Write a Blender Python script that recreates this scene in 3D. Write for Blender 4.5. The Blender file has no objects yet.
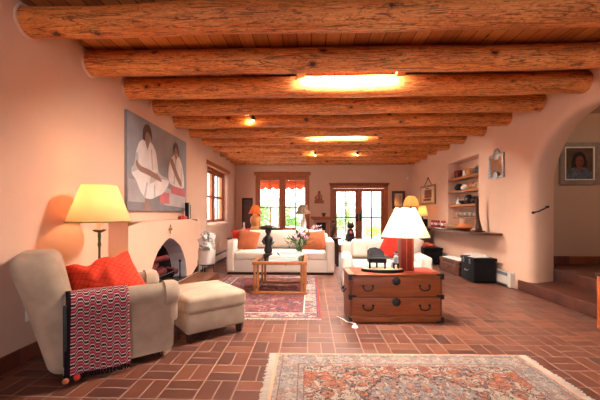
import bpy, bmesh, math, random
from math import sin, cos, pi, radians, sqrt, tan
from mathutils import Vector, Matrix, Euler, noise
random.seed(7)
SC = bpy.context.scene
COL = SC.collection

# ------------------------------------------------------------------ mesh builder
class MB:
    def __init__(s):
        s.bm = bmesh.new(); s.T = Matrix.Identity(4); s.uv = None
    def add(s, vs, fs, mi=0):
        bv = [s.bm.verts.new(s.T @ Vector(v)) for v in vs]
        out = []
        for f in fs:
            try:
                fc = s.bm.faces.new([bv[i] for i in f]); fc.material_index = mi; out.append(fc)
            except ValueError:
                pass
        return out
    def box(s, x0, x1, y0, y1, z0, z1, mi=0, bev=0.0, seg=2, deform=None, inn=1):
        if bev > 0 or deform:
            s.rbox(((x0+x1)/2, (y0+y1)/2, (z0+z1)/2), (x1-x0, y1-y0, z1-z0), max(bev, 1e-4), seg, inn, deform, mi); return s
        s.add([(x0,y0,z0),(x1,y0,z0),(x1,y1,z0),(x0,y1,z0),(x0,y0,z1),(x1,y0,z1),(x1,y1,z1),(x0,y1,z1)],
              [(3,2,1,0),(4,5,6,7),(0,1,5,4),(1,2,6,5),(2,3,7,6),(3,0,4,7)], mi)
        return s
    def rbox(s, c, size, r, seg=3, inn=1, deform=None, mi=0):
        h = [q/2 for q in size]; r = min(r, min(h)*0.999); ax = []
        for k in range(3):
            lo = [-(h[k]-r) - r*tan(pi/4*(1-i/seg)) for i in range(seg)]
            n = inn if isinstance(inn, int) else inn[k]
            mid = [-(h[k]-r) + 2*(h[k]-r)*i/n for i in range(n+1)]
            ax.append(lo + mid + [-q for q in reversed(lo)])
        c = Vector(c); d = {}; fs = []
        def vid(p):
            key = tuple(round(q, 6) for q in p)
            if key not in d:
                inner = Vector([max(-(h[k]-r), min(h[k]-r, p[k])) for k in range(3)])
                o = Vector(p) - inner
                q = inner + (o.normalized()*r if o.length > 1e-9 else o)
                if deform: q = deform(q)
                d[key] = (len(d), c + q)
            return d[key][0]
        for k in range(3):
            a, b = (k+1) % 3, (k+2) % 3
            for sg in (-1, 1):
                for i in range(len(ax[a])-1):
                    for j in range(len(ax[b])-1):
                        q = []
                        for (ii, jj) in ((i,j),(i+1,j),(i+1,j+1),(i,j+1)):
                            p = [0,0,0]; p[k] = sg*h[k]; p[a] = ax[a][ii]; p[b] = ax[b][jj]
                            q.append(vid(p))
                        if sg < 0: q.reverse()
                        fs.append(q)
        vs = [v for _, v in sorted(d.values(), key=lambda t: t[0])]
        s.add(vs, fs, mi); return s
    def tube(s, pts, rad, seg=10, mi=0, cap=True):
        pts = [Vector(p) for p in pts]
        if not isinstance(rad, (list, tuple)): rad = [rad]*len(pts)
        vs, fs = [], []; n = len(pts); up = None
        for i, p in enumerate(pts):
            t = (pts[min(i+1,n-1)] - pts[max(i-1,0)])
            t = t.normalized() if t.length > 1e-9 else Vector((0,0,1))
            if up is None:
                up = Vector((0,0,1)) if abs(t.z) < .9 else Vector((1,0,0))
            a = up - t*up.dot(t)
            if a.length < 1e-6: a = t.orthogonal()
            a.normalize(); b = t.cross(a); up = a
            for k in range(seg):
                w = 2*pi*k/seg
                vs.append(p + (a*cos(w) + b*sin(w))*rad[i])
        for i in range(n-1):
            for k in range(seg):
                fs.append((i*seg+k, i*seg+(k+1)%seg, (i+1)*seg+(k+1)%seg, (i+1)*seg+k))
        if cap:
            fs.append(tuple(reversed(range(seg)))); fs.append(tuple(range((n-1)*seg, n*seg)))
        s.add(vs, fs, mi); return s
    def lathe(s, prof, seg=24, c=(0,0,0), mi=0, sx=1, sy=1, cap=True, wob=None):
        vs, fs = [], []; n = len(prof)
        for i, (r, z) in enumerate(prof):
            for k in range(seg):
                w = 2*pi*k/seg; rr = r*(wob(w, z) if wob else 1)
                vs.append((c[0]+rr*cos(w)*sx, c[1]+rr*sin(w)*sy, c[2]+z))
        for i in range(n-1):
            for k in range(seg):
                fs.append((i*seg+k, i*seg+(k+1)%seg, (i+1)*seg+(k+1)%seg, (i+1)*seg+k))
        if cap:
            if prof[0][0] > 1e-4: fs.append(tuple(reversed(range(seg))))
            if prof[-1][0] > 1e-4: fs.append(tuple(range((n-1)*seg, n*seg)))
        s.add(vs, fs, mi); return s
    def prism(s, poly, axis, a, b, mi=0):
        def m(u, v, w): return {'x': (w,u,v), 'y': (u,w,v), 'z': (u,v,w)}[axis]
        n = len(poly)
        vs = [m(u,v,a) for u, v in poly] + [m(u,v,b) for u, v in poly]
        fs = [tuple(range(n)), tuple(range(2*n-1, n-1, -1))] + [(i, i+n, (i+1)%n+n, (i+1)%n) for i in range(n)]
        s.add(vs, fs, mi); return s
    def ball(s, c, r, seg=12, rings=8, mi=0, sc=(1,1,1)):
        vs = [(c[0], c[1], c[2]-r*sc[2])]; fs = []
        for i in range(1, rings):
            ph = -pi/2 + pi*i/rings
            for k in range(seg):
                w = 2*pi*k/seg
                vs.append((c[0]+r*cos(ph)*cos(w)*sc[0], c[1]+r*cos(ph)*sin(w)*sc[1], c[2]+r*sin(ph)*sc[2]))
        vs.append((c[0], c[1], c[2]+r*sc[2])); L = len(vs)-1
        for k in range(seg):
            fs.append((0, 1+(k+1)%seg, 1+k))
            for i in range(rings-2):
                a = 1+i*seg
                fs.append((a+k, a+(k+1)%seg, a+seg+(k+1)%seg, a+seg+k))
            a = 1+(rings-2)*seg
            fs.append((a+k, a+(k+1)%seg, L))
        s.add(vs, fs, mi); return s
    def pillow(s, w, h, t, n=14, pinch=.06, mi=0, wr=.012, seed=0, fold=None):
        # lies in local XZ, thickness along Y
        for sg in (-1, 1):
            vs, fs = [], []
            for j in range(n+1):
                for i in range(n+1):
                    u = -1+2*i/n; v = -1+2*j/n
                    x = u*w/2*(1-pinch*(1-v*v)); z = v*h/2*(1-pinch*(1-u*u))
                    k = max(0, (1-abs(u)**2.4))**.55*max(0, (1-abs(v)**2.4))**.55
                    y = sg*t/2*k + wr*k*noise.noise(Vector((x*9+seed, z*9, sg*3)))
                    p = Vector((x, y, z))
                    if fold: p = fold(p, u, v)
                    vs.append(p)
            for j in range(n):
                for i in range(n):
                    a = j*(n+1)+i; q = (a, a+1, a+n+2, a+n+1)
                    fs.append(q if sg < 0 else tuple(reversed(q)))
            s.add(vs, fs, mi)
        bmesh.ops.remove_doubles(s.bm, verts=s.bm.verts, dist=1e-5)
        return s
    def grid(s, fn, nu, nv, mi=0, uv=True, flip=False):
        vs = [fn(i/nu, j/nv) for j in range(nv+1) for i in range(nu+1)]
        fs, uvs = [], []
        for j in range(nv):
            for i in range(nu):
                a = j*(nu+1)+i; ids = [a, a+1, a+nu+2, a+nu+1]
                fs.append(ids); uvs.append([(i/nu,j/nv),((i+1)/nu,j/nv),((i+1)/nu,(j+1)/nv),(i/nu,(j+1)/nv)])
        out = s.add(vs, fs, mi)
        if uv:
            L = s.bm.loops.layers.uv.verify()
            for f, q in zip(out, uvs):
                for l, t in zip(f.loops, q): l[L].uv = t
        return s

def obj(name, mb, mat, parent=None, smooth=True, angle=.75, kind=None, loc=None, rot=None):
    me = bpy.data.meshes.new(name)
    bm = mb.bm
    bmesh.ops.recalc_face_normals(bm, faces=bm.faces)
    if smooth:
        for f in bm.faces: f.smooth = True
        for e in bm.edges:
            if len(e.link_faces) == 2 and e.calc_face_angle(0) > angle: e.smooth = False
    bm.to_mesh(me); bm.free()
    for m in (mat if isinstance(mat, (list, tuple)) else [mat]): me.materials.append(m)
    o = bpy.data.objects.new(name, me); COL.objects.link(o)
    if parent: o.parent = parent
    if loc: o.location = loc
    if rot is not None: o.rotation_euler = rot if isinstance(rot, (tuple, list, Euler)) else (0, 0, rot)
    if kind: o['kind'] = kind
    return o
def tag(o, label, cat, group=None):
    o['label'] = label; o['category'] = cat
    if group: o['group'] = group
    return o
def thing(name, label, cat, loc=(0,0,0), rz=0, group=None, rot=None):
    o = bpy.data.objects.new(name, None); COL.objects.link(o)
    o.empty_display_size = .1
    o.location = loc; o.rotation_euler = rot if rot else (0, 0, rz)
    return tag(o, label, cat, group)
def struct_empty(name, loc=(0,0,0)):
    o = bpy.data.objects.new(name, None); COL.objects.link(o); o.location = loc; o['kind'] = 'structure'; return o
def light(name, kind, loc, energy, color, parent=None, size=.05, rot=None, sy=None):
    l = bpy.data.lights.new(name, kind); l.energy = energy; l.color = color
    if kind == 'AREA':
        l.size = size
        if sy: l.shape = 'RECTANGLE'; l.size_y = sy
    else: l.shadow_soft_size = size
    o = bpy.data.objects.new(name, l); COL.objects.link(o); o.location = loc
    if rot: o.rotation_euler = rot
    if parent: o.parent = parent
    return o

# ------------------------------------------------------------------ node helper
class V:
    def __init__(s, nt, sock): s.nt, s.k = nt, sock
    def _m(s, op, *a):
        n = s.nt.nodes.new('ShaderNodeMath'); n.operation = op
        for i, q in enumerate((s,)+a):
            if isinstance(q, V): s.nt.links.new(q.k, n.inputs[i])
            else: n.inputs[i].default_value = q
        return V(s.nt, n.outputs[0])
    def __add__(s, o): return s._m('ADD', o)
    def __sub__(s, o): return s._m('SUBTRACT', o)
    def __mul__(s, o): return s._m('MULTIPLY', o)
    def __truediv__(s, o): return s._m('DIVIDE', o)
    def rsub(s, c): return (s*-1)+c
    def floor(s): return s._m('FLOOR')
    def frac(s): return s._m('FRACT')
    def abs(s): return s._m('ABSOLUTE')
    def min(s, o): return s._m('MINIMUM', o)
    def max(s, o): return s._m('MAXIMUM', o)
    def lt(s, o): return s._m('LESS_THAN', o)
    def gt(s, o): return s._m('GREATER_THAN', o)
    def sin(s): return s._m('SINE')
    def sqrt(s): return s._m('SQRT')
    def mod(s, o): return s._m('FLOORED_MODULO', o)
    def mix(s, a, b): return a + (b-a)*s if isinstance(a, V) else (b-a)*s + a
class Mat:
    def __init__(s, name, rough=.6, spec=.3):
        s.m = bpy.data.materials.new(name); s.m.use_nodes = True
        s.nt = s.m.node_tree; s.b = s.nt.nodes['Principled BSDF']
        s.b.inputs['Roughness'].default_value = rough
        s.b.inputs['Specular IOR Level'].default_value = spec
    def L(s, a, b): s.nt.links.new(a, b)
    def coord(s, kind='Object'):
        if kind == 'Position': return s.nt.nodes.new('ShaderNodeNewGeometry').outputs['Position']
        return s.nt.nodes.new('ShaderNodeTexCoord').outputs[kind]
    def map(s, vec, scale=(1,1,1), loc=(0,0,0), rot=(0,0,0)):
        n = s.nt.nodes.new('ShaderNodeMapping'); s.L(vec, n.inputs[0])
        n.inputs['Scale'].default_value = scale; n.inputs['Location'].default_value = loc; n.inputs['Rotation'].default_value = rot
        return n.outputs[0]
    def xyz(s, vec):
        n = s.nt.nodes.new('ShaderNodeSeparateXYZ'); s.L(vec, n.inputs[0]); return [V(s.nt, q) for q in n.outputs]
    def vec(s, x, y, z=0):
        n = s.nt.nodes.new('ShaderNodeCombineXYZ')
        for i, q in enumerate((x,y,z)):
            if isinstance(q, V): s.L(q.k, n.inputs[i])
            else: n.inputs[i].default_value = q
        return n.outputs[0]
    def noise(s, vec, scale=5, detail=4, rough=.55, dist=0):
        n = s.nt.nodes.new('ShaderNodeTexNoise'); s.L(vec, n.inputs['Vector'])
        n.inputs['Scale'].default_value = scale; n.inputs['Detail'].default_value = detail
        n.inputs['Roughness'].default_value = rough; n.inputs['Distortion'].default_value = dist
        return V(s.nt, n.outputs['Fac'])
    def voro(s, vec, scale=5, feature='F1', rnd=1):
        n = s.nt.nodes.new('ShaderNodeTexVoronoi'); n.feature = feature; s.L(vec, n.inputs['Vector'])
        n.inputs['Scale'].default_value = scale; n.inputs['Randomness'].default_value = rnd
        return V(s.nt, n.outputs['Distance']), (n.outputs['Color'] if feature == 'F1' else None)
    def white(s, vec):
        n = s.nt.nodes.new('ShaderNodeTexWhiteNoise'); n.noise_dimensions = '3D'; s.L(vec, n.inputs['Vector'])
        return V(s.nt, n.outputs['Value'])
    def ramp(s, fac, stops, const=False):
        n = s.nt.nodes.new('ShaderNodeValToRGB'); e = n.color_ramp.elements
        if const: n.color_ramp.interpolation = 'CONSTANT'
        while len(e) < len(stops): e.new(.5)
        for i, (p, c) in enumerate(stops): e[i].position = p; e[i].color = (*c, 1)
        s.L(fac.k if isinstance(fac, V) else fac, n.inputs[0]); return n.outputs[0]
    def mixc(s, fac, a, b, mode='MIX'):
        n = s.nt.nodes.new('ShaderNodeMix'); n.data_type = 'RGBA'; n.blend_type = mode
        for q, i in ((fac, 0), (a, 6), (b, 7)):
            if isinstance(q, V): s.L(q.k, n.inputs[i])
            elif isinstance(q, (tuple, list)): n.inputs[i].default_value = (*q, 1)
            elif isinstance(q, (int, float)): n.inputs[i].default_value = q
            else: s.L(q, n.inputs[i])
        return n.outputs[2]
    def color(s, c):
        if isinstance(c, (tuple, list)): s.b.inputs['Base Color'].default_value = (*c, 1)
        else: s.L(c, s.b.inputs['Base Color'])
        return s
    def bump(s, h, strength=.3, dist=.01):
        n = s.nt.nodes.new('ShaderNodeBump'); n.inputs['Strength'].default_value = strength; n.inputs['Distance'].default_value = dist
        s.L(h.k if isinstance(h, V) else h, n.inputs['Height']); s.L(n.outputs[0], s.b.inputs['Normal']); return s

def simple(name, c, rough=.6, var=.12, scale=8, spec=.3, metal=0, bump=0, bscale=60, bd=.004):
    m = Mat(name, rough, spec); co = m.coord()
    n = m.noise(co, scale, 3)
    lo = tuple(q*(1-var) for q in c); hi = tuple(min(1, q*(1+var)) for q in c)
    m.color(m.ramp(n, [(.3, lo), (.7, hi)]))
    m.b.inputs['Metallic'].default_value = metal
    if bump: m.bump(m.noise(co, bscale, 3), bump, bd)
    return m.m

# ------------------------------------------------------------------ materials
def plaster(name, c, c2):
    m = Mat(name, .85, .15); p = m.coord('Position')
    n = m.noise(p, .9, 4, .6); n2 = m.noise(p, 7, 4)
    m.color(m.mixc(n2*.35, m.ramp(n, [(.3, c), (.72, c2)]), tuple(q*.9 for q in c)))
    m.bump(m.noise(p, 3.2, 5, .6), .25, .03); return m.m
PL = plaster('plaster_peach', (.735,.475,.35), (.66,.415,.30))
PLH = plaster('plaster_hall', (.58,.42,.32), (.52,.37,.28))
PLC = simple('plaster_white', (.78,.74,.72), .85, .04)

def wood_log():
    m = Mat('log_wood', .45, .4); p = m.coord('Position')
    grain = m.noise(m.map(p, (2.2, 16, 16)), 1.5, 7, .68, 1.6)
    mott = m.noise(m.map(p, (6, 15, 15)), 1.6, 5, .7, 2.2)
    big = m.noise(m.map(p, (.8, 3, 3)), 1.5, 3)
    c = m.ramp(grain*.6 + big*.4, [(.30, (.40,.10,.02)), (.42, (.62,.19,.042)), (.55, (.80,.29,.072)), (.70, (.92,.43,.14))])
    c = m.mixc((mott-.50).max(0)*4.6, c, (.24,.055,.012))
    crack = (m.noise(m.map(p, (1.5, 22, 22)), 1.3, 3, .5, .9)-.5).abs()
    c = m.mixc(crack.lt(.022)*.75, c, (.12,.028,.008))
    d, _ = m.voro(m.map(p, (1.25, 2.0, 2.0)), 2.3)
    nn = m.noise(p, 34, 3)
    k = d + (nn-.5)*.16
    c = m.mixc(k.lt(.17)*.5, c, (.24,.055,.013))
    c = m.mixc(k.lt(.10), c, (.07,.015,.006))
    m.color(c); m.bump(grain + mott*.8, .5, .02); return m.m
LOG = wood_log()
def planks():
    m = Mat('ceiling_planks', .5, .3); p = m.coord('Position'); x, y, z = m.xyz(p)
    u = x/.145; i = u.floor(); f = u.frac()
    r = m.white(m.vec(i, 3.3, 1.7))
    n = m.noise(m.map(p, (14, 1.2, 4)), 2, 5, .6, .8)
    c = m.ramp(n*.6 + r*.4, [(.25, (.30,.09,.025)), (.5, (.48,.165,.045)), (.75, (.62,.25,.075))])
    g = f.min(f.rsub(1)).lt(.03)
    d, _ = m.voro(m.map(p, (3, 1.2, 1)), 1.6)
    c = m.mixc(d.lt(.06), c, (.07,.018,.006))
    m.color(m.mixc(g, c, (.08,.02,.006))); m.bump(n, .2, .01); return m.m
PLK = planks()
def bricks():
    m = Mat('brick_floor', .42, .45); p = m.coord('Position'); x, y, z = m.xyz(p)
    w = m.noise(p, 3, 2)*.012
    u = (x + w)/.25 + .12; v = (y + w)/.25 + .3
    cu, cv = u.floor(), v.floor(); fu, fv = u.frac(), v.frac()
    par = (cu + cv).mod(2.0)
    a = par.mix(fu, fv); l = par.mix(fv, fu)
    a2 = a*2.0; half = a2.floor(); e = a2.frac()
    r = m.white(m.vec(cu, cv, half + par*3.1))
    n = m.noise(p, 14, 4)
    c = m.ramp(r*.8 + n*.2, [(.0, (.05,.026,.022)), (.09, (.07,.028,.021)), (.16, (.10,.032,.021)), (.5, (.13,.04,.024)), (.75, (.16,.052,.03)), (.95, (.23,.075,.037))])
    c = m.mixc((n-.35).max(0)*.5, c, (.11,.04,.028))
    dist = (e.min(e.rsub(1))*.125).min(l.min(l.rsub(1))*.25)
    g = dist.lt(.0046)
    m.color(m.mixc(g, c, (.30,.19,.15)))
    rr = m.noise(p, 5, 3)*.25 + .27
    m.L((g*.4 + rr).k, m.b.inputs['Roughness'])
    h = (dist.min(.012))*80 + n*.25
    m.bump(h, .35, .006); return m.m
BRK = bricks()
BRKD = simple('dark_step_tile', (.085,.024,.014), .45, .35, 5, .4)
def tiles_mat():
    m = Mat('terracotta_tile', .4, .4); p = m.coord('Position'); x, y, z = m.xyz(p)
    u = (x + y*1.0)/.24; i = u.floor(); f = u.frac(); r = m.white(m.vec(i, 1.1, .3))
    n = m.noise(p, 15, 3)
    c = m.ramp(r*.6+n*.4, [(.2, (.13,.035,.02)), (.6, (.22,.06,.03)), (.9, (.30,.09,.04))])
    m.color(m.mixc(f.lt(.03), c, (.20,.11,.08))); return m.m
TIL = tiles_mat()
def wood(name, c1, c2, sc=(1,12,12), rough=.4, spec=.4, k=2.2):
    m = Mat(name, rough, spec); n = m.noise(m.map(m.coord(), sc), k, 5, .6, .8)
    m.color(m.ramp(n, [(.3, c1), (.7, c2)])); return m.m
TRIM = wood('trim_wood', (.32,.075,.013), (.47,.13,.024), (6,6,6))
HDR = wood('header_wood', (.19,.04,.011), (.30,.075,.02), (2,8,8))
TANSU = wood('chest_wood', (.24,.062,.018), (.38,.115,.034), (1.2,9,14), .35)
TANSUD = wood('chest_dark_wood', (.15,.037,.012), (.25,.065,.02), (1.2,9,14), .35)
CTAB = wood('coffee_table_wood', (.26,.085,.024), (.38,.135,.042), (4,4,4))
DKW = wood('dark_wood', (.028,.011,.007), (.06,.022,.011), (3,9,9), .45, .2)
SHW = wood('shelf_wood', (.26,.085,.025), (.42,.16,.05), (3,3,9), .5)
CNT = wood('counter_wood', (.05,.018,.009), (.10,.036,.016), (9,2,9), .35)
HRT = wood('hearth_wood', (.10,.032,.014), (.17,.055,.022), (6,2,6), .45)
IRON = simple('black_iron', (.012,.012,.013), .45, .2, spec=.4)
BLK = simple('black_plastic', (.006,.006,.007), .45, .2, spec=.18)
BLKS = simple('black_stone', (.014,.010,.009), .35, .3, spec=.4)
def fabric(name, c, var=.08, bs=220, rough=.9):
    m = Mat(name, rough, .1); co = m.coord()
    n = m.noise(co, 6, 4); 
    m.color(m.ramp(n, [(.3, tuple(q*(1-var) for q in c)), (.7, tuple(min(1,q*(1+var)) for q in c))]))
    m.b.inputs['Sheen Weight'].default_value = .15
    m.bump(m.noise(co, bs, 2), .25, .002); return m.m
SUEDE = fabric('beige_suede', (.36,.265,.195), .18)
SUEDE2 = fabric('beige_suede_light', (.41,.305,.225), .15)
WHT = fabric('white_slipcover', (.71,.64,.57), .04)
WHT2 = fabric('white_cushion_cloth', (.73,.65,.57), .05)
ORG = fabric('orange_cloth', (.40,.115,.05), .12)
REDC = fabric('red_cloth', (.55,.035,.022), .15)
def redpillow():
    m = Mat('red_pattern_cloth', .85, .1); co = m.coord(); x, y, z = m.xyz(co)
    a = (x*1.0 + z)*19; b = (x*1.0 - z)*19
    d = ((a.frac()-.5).abs().max((b.frac()-.5).abs()))
    c = m.ramp(d, [(.0, (.70,.12,.06)), (.12, (.62,.04,.02)), (.26, (.72,.16,.09)), (.33, (.60,.035,.02)), (.44, (.50,.02,.012)), (.5, (.66,.10,.06))], True)
    m.color(m.mixc(.45, (.66,.05,.022), c)); m.bump(m.noise(co, 150, 2), .2, .002); return m.m
RPIL = redpillow()
def throwmat():
    m = Mat('woven_throw_cloth', .95, .05); co = m.coord('UV'); u, v, w = m.xyz(co)
    tri = ((u*5.0).frac()-.5).abs()*2.0            # 0..1..0
    tr = ((tri-.5)*2.6).max(-.5).min(.5)+.5
    k = v*12.0 + tr*.5
    f = k.frac()
    odd = (k.floor()).mod(2.0)
    W, B, R, P = (.62,.48,.47), (.014,.009,.011), (.23,.008,.022), (.38,.10,.13)
    c = m.ramp(f, [(0, B), (.13, W), (.22, R), (.44, P), (.56, R), (.78, W), (.87, B)], True)
    fine = m.noise(m.map(co, (90, 220, 1)), 1, 2)
    c = m.mixc((fine-.5).max(0)*1.2, c, W)
    c = m.mixc(u.lt(.07), c, B)
    m.color(c); m.bump(m.noise(m.map(co, (60, 160, 1)), 1, 2), .4, .004); return m.m
THR = throwmat()
def rugmat(name, hx, hy, bands, field, med, sc):
    m = Mat(name, .95, .05); co = m.coord(); x, y, z = m.xyz(co)
    d = (x.abs().rsub(hx)).min(y.abs().rsub(hy))
    p2 = m.vec(x.abs(), y.abs(), 0)                 # mirrored layout like a woven rug
    q = m.noise(p2, 11, 3); q2 = m.noise(m.vec(y.abs(), x.abs(), .7), 11, 3)
    pw = m.vec(x.abs() + q*.13, y.abs() + q2*.13, 0)
    fine = m.noise(co, 70, 2)
    def flowers(scale, pal, dark):
        """leafy cells in palette colours with petal rings and dark outlines"""
        dd, col = m.voro(pw, scale); de, _ = m.voro(pw, scale, 'DISTANCE_TO_EDGE')
        n = len(pal); sep = m.nt.nodes.new('ShaderNodeSeparateColor'); m.L(col, sep.inputs[0])
        r1, r2 = V(m.nt, sep.outputs[0]), V(m.nt, sep.outputs[1])
        base = m.ramp(r1, [(k/n, c) for k, c in enumerate(pal)], True)
        ring = m.ramp(r2, [(k/n, pal[(k*2+1) % n]) for k in range(n)], True)
        c = m.mixc((dd*1.0).lt(.30), base, ring)
        c = m.mixc(dd.lt(.14), c, base); c = m.mixc(dd.lt(.06), c, dark)
        vine = (m.noise(pw, scale*.8, 2)-.5).abs().lt(.018)
        c = m.mixc(de.lt(.035)*r2.gt(.35), c, dark)
        d3, c3 = m.voro(pw, scale*3.1); s3 = m.nt.nodes.new('ShaderNodeSeparateColor'); m.L(c3, s3.inputs[0])
        c = m.mixc(d3.lt(.33)*V(m.nt, s3.outputs[1]).gt(.45), c, m.ramp(V(m.nt, s3.outputs[0]), [(k/n, pal[(k+2) % n]) for k in range(n)], True))
        return m.mixc(vine*.8, c, dark)
    c = flowers(sc, field, DK)
    if med:
        r = ((x/med[0])*(x/med[0]) + (y/med[1])*(y/med[1])).sqrt() + (q-.5)*.6
        c = m.mixc(r.lt(1.0), c, flowers(sc*1.25, med[2], DK))
        c = m.mixc(r.gt(.95)*r.lt(1.0), c, med[3])
    for (w0, w1, stops, s2) in bands:
        mask = d.gt(w0)*d.lt(w1)
        c = m.mixc(mask, c, stops if isinstance(stops, tuple) else flowers(s2, stops, (.13,.09,.09)))
    c = m.mixc((fine-.4).max(0)*.8, c, (.36,.28,.23))
    m.color(c); m.bump(m.noise(co, 260, 2), .3, .003); return m.m
CR, GR, DK, OR, RD, BG = (.35,.28,.235), (.20,.18,.18), (.03,.024,.032), (.33,.095,.05), (.24,.04,.03), (.31,.24,.195)
PKR = (.29,.155,.12)
RUGA = rugmat('persian_rug_beige', 1.05, .72,
    [(-.1, .02, (.56,.30,.20), 0), (.02, .055, [CR,GR,BG,PKR,CR], 36), (.055,.062,(.12,.09,.10),0),
     (.062, .19, [CR,BG,GR,CR,PKR,BG,(.25,.23,.235)], 24), (.19,.197,(.12,.09,.10),0),
     (.197, .235, [CR,OR,BG,GR], 30), (.235,.241,(.10,.07,.08),0)],
    [OR,CR,(.28,.10,.055),BG,PKR,(.30,.115,.065),CR,BG,(.20,.06,.04),(.09,.075,.095)],
    (.40,.34,[CR,GR,BG,PKR,(.27,.09,.06),(.20,.18,.19)],(.06,.04,.05)), 20)
P1, P2 = (.20,.045,.055), (.14,.038,.055)
RUGB = rugmat('persian_rug_red', .86, 1.31,
    [(-.1, .025, (.30,.03,.03), 0), (.025, .045, (.07,.045,.08), 0),
     (.045, .20, [CR,(.12,.08,.11),CR,P1,BG,GR], 11),
     (.20,.216,(.52,.43,.36),0), (.216,.235,(.12,.05,.06),0)],
    [P1,P2,(.28,.09,.085),P1,(.09,.05,.075),(.27,.16,.14),P1,(.20,.045,.045)],
    None, 11)
FRG = simple('rug_fringe_yarn', (.72,.62,.52), .95, .1)
def shade_mat(name, c, tw=.75):
    m = Mat(name, .8, .1); nt = m.nt
    d = nt.nodes.new('ShaderNodeBsdfDiffuse'); t = nt.nodes.new('ShaderNodeBsdfTranslucent'); mx = nt.nodes.new('ShaderNodeMixShader')
    n = m.noise(m.coord(), 90, 2); cc = m.ramp(n, [(.3, tuple(q*.95 for q in c)), (.7, c)])
    m.L(cc, d.inputs[0]); m.L(cc, t.inputs[0]); mx.inputs[0].default_value = tw
    m.L(d.outputs[0], mx.inputs[1]); m.L(t.outputs[0], mx.inputs[2]); m.L(mx.outputs[0], nt.nodes['Material Output'].inputs[0]); return m.m
SHC = shade_mat('cream_lampshade', (.82,.49,.27), .5)
SHW_ = shade_mat('white_lampshade', (.90,.80,.68), .55)
SHO = shade_mat('orange_lampshade', (.50,.13,.04), .4)
SHY = shade_mat('yellow_lampshade', (.84,.52,.22), .5)
SHB = shade_mat('tan_lampshade', (.15,.085,.06), .12)
def emit(name, c, st):
    m = Mat(name); m.b.inputs['Emission Color'].default_value = (*c, 1); m.b.inputs['Emission Strength'].default_value = st
    m.color(c); return m.m
BULB = emit('lit_bulb', (1,.75,.45), 25)
SKYL = emit('skylight_daylight', (1,.91,.78), 210)
SPOTB = emit('spot_bulb', (1,.85,.6), 20)
def glass_mat(name='window_glass', tint=(1,1,1), f=.06):
    m = Mat(name); nt = m.nt
    t = nt.nodes.new('ShaderNodeBsdfTransparent'); t.inputs[0].default_value = (*tint, 1)
    g = nt.nodes.new('ShaderNodeBsdfGlossy'); g.inputs['Roughness'].default_value = .03
    mx = nt.nodes.new('ShaderNodeMixShader'); mx.inputs[0].default_value = f
    m.L(t.outputs[0], mx.inputs[1]); m.L(g.outputs[0], mx.inputs[2]); m.L(mx.outputs[0], nt.nodes['Material Output'].inputs[0]); return m.m
GLS = glass_mat()
TGL = glass_mat('table_glass', (.55,.62,.58), .25)
CLG = glass_mat('clear_vase_glass', (.85,.92,.88), .15)
RLAC = simple('red_lacquer', (.24,.02,.008), .3, .12, spec=.5)
BRZ = simple('bronze', (.11,.055,.025), .4, .25, metal=.6)
BRS = simple('old_brass', (.30,.19,.08), .4, .2, metal=.7)
TIN = simple('tin', (.42,.42,.42), .3, .25, metal=.9, scale=25)
MIR = simple('mirror_glass', (.70,.64,.60), .15, .02, metal=1.0)
IVY = simple('candle_ivory', (.85,.72,.50), .5, .03)
WCER = simple('white_ceramic', (.80,.77,.73), .35, .05, spec=.5)
TERR = simple('terracotta_clay', (.52,.18,.06), .6, .15)
ORCER = simple('orange_clay', (.50,.20,.06), .5, .15)
TAN = simple('tan_clay', (.50,.30,.17), .6, .15)
REDG = simple('red_glaze', (.42,.03,.022), .35, .2, spec=.5)
PAP = simple('white_paper', (.80,.78,.76), .7, .04)
GREYB = simple('grey_book_cover', (.33,.34,.37), .5, .2)
BRNL = simple('brown_leather', (.10,.035,.02), .45, .3, spec=.4)
HEAT = simple('heater_enamel', (.62,.55,.48), .4, .05)
HEATD = simple('heater_grille', (.14,.15,.18), .5, .1)
GRN = simple('leaf_green', (.05,.13,.03), .6, .4)
GRN2 = simple('garden_leaf', (.16,.34,.07), .7, .4)
LIM = simple('lime_leaf', (.50,.62,.08), .7, .3)
PNK = simple('pink_petal', (.78,.36,.50), .7, .2)
RLIT = simple('red_lit_log', (.13,.018,.018), .8, .5, 20)  # red light on the bare logs is put into their base colour
SOOT = simple('soot_brick', (.022,.017,.016), .9, .4)
SOOTP = simple('sooty_plaster', (.42,.39,.42), .9, .2, 3)
CARV = simple('carved_red_wood', (.36,.12,.06), .7, .25)
AWN = simple('awning_canvas', (.42,.075,.02), .8, .08)
PAT = simple('patio_stone', (.70,.60,.54), .85, .12, 2)
ADO = simple('garden_adobe', (.72,.58,.50), .9, .08, 2)
BARK = simple('tree_bark', (.16,.10,.07), .9, .3)
OUTW = simple('plastic_white', (.74,.70,.66), .4, .03)

# ------------------------------------------------------------------ camera, world
H = 1.24
cam = bpy.data.cameras.new('camera'); cam.sensor_width = 36; cam.lens = 19.8; cam.shift_y = 13/600
cam.clip_start = .05; cam.clip_end = 200
co = bpy.data.objects.new('camera', cam); COL.objects.link(co); co.location = (0, 0, H); co.rotation_euler = (pi/2, 0, radians(2))
SC.camera = co
w = bpy.data.worlds.new('daylight'); SC.world = w; w.use_nodes = True
bgn = w.node_tree.nodes['Background']; bgn.inputs[0].default_value = (.93,.96,1,1); bgn.inputs[1].default_value = 5.6
SC.view_settings.view_transform = 'Standard'; SC.view_settings.look = 'None'
SC.view_settings.exposure = .38; SC.view_settings.gamma = 1; SC.view_settings.use_curve_mapping = False

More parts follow.
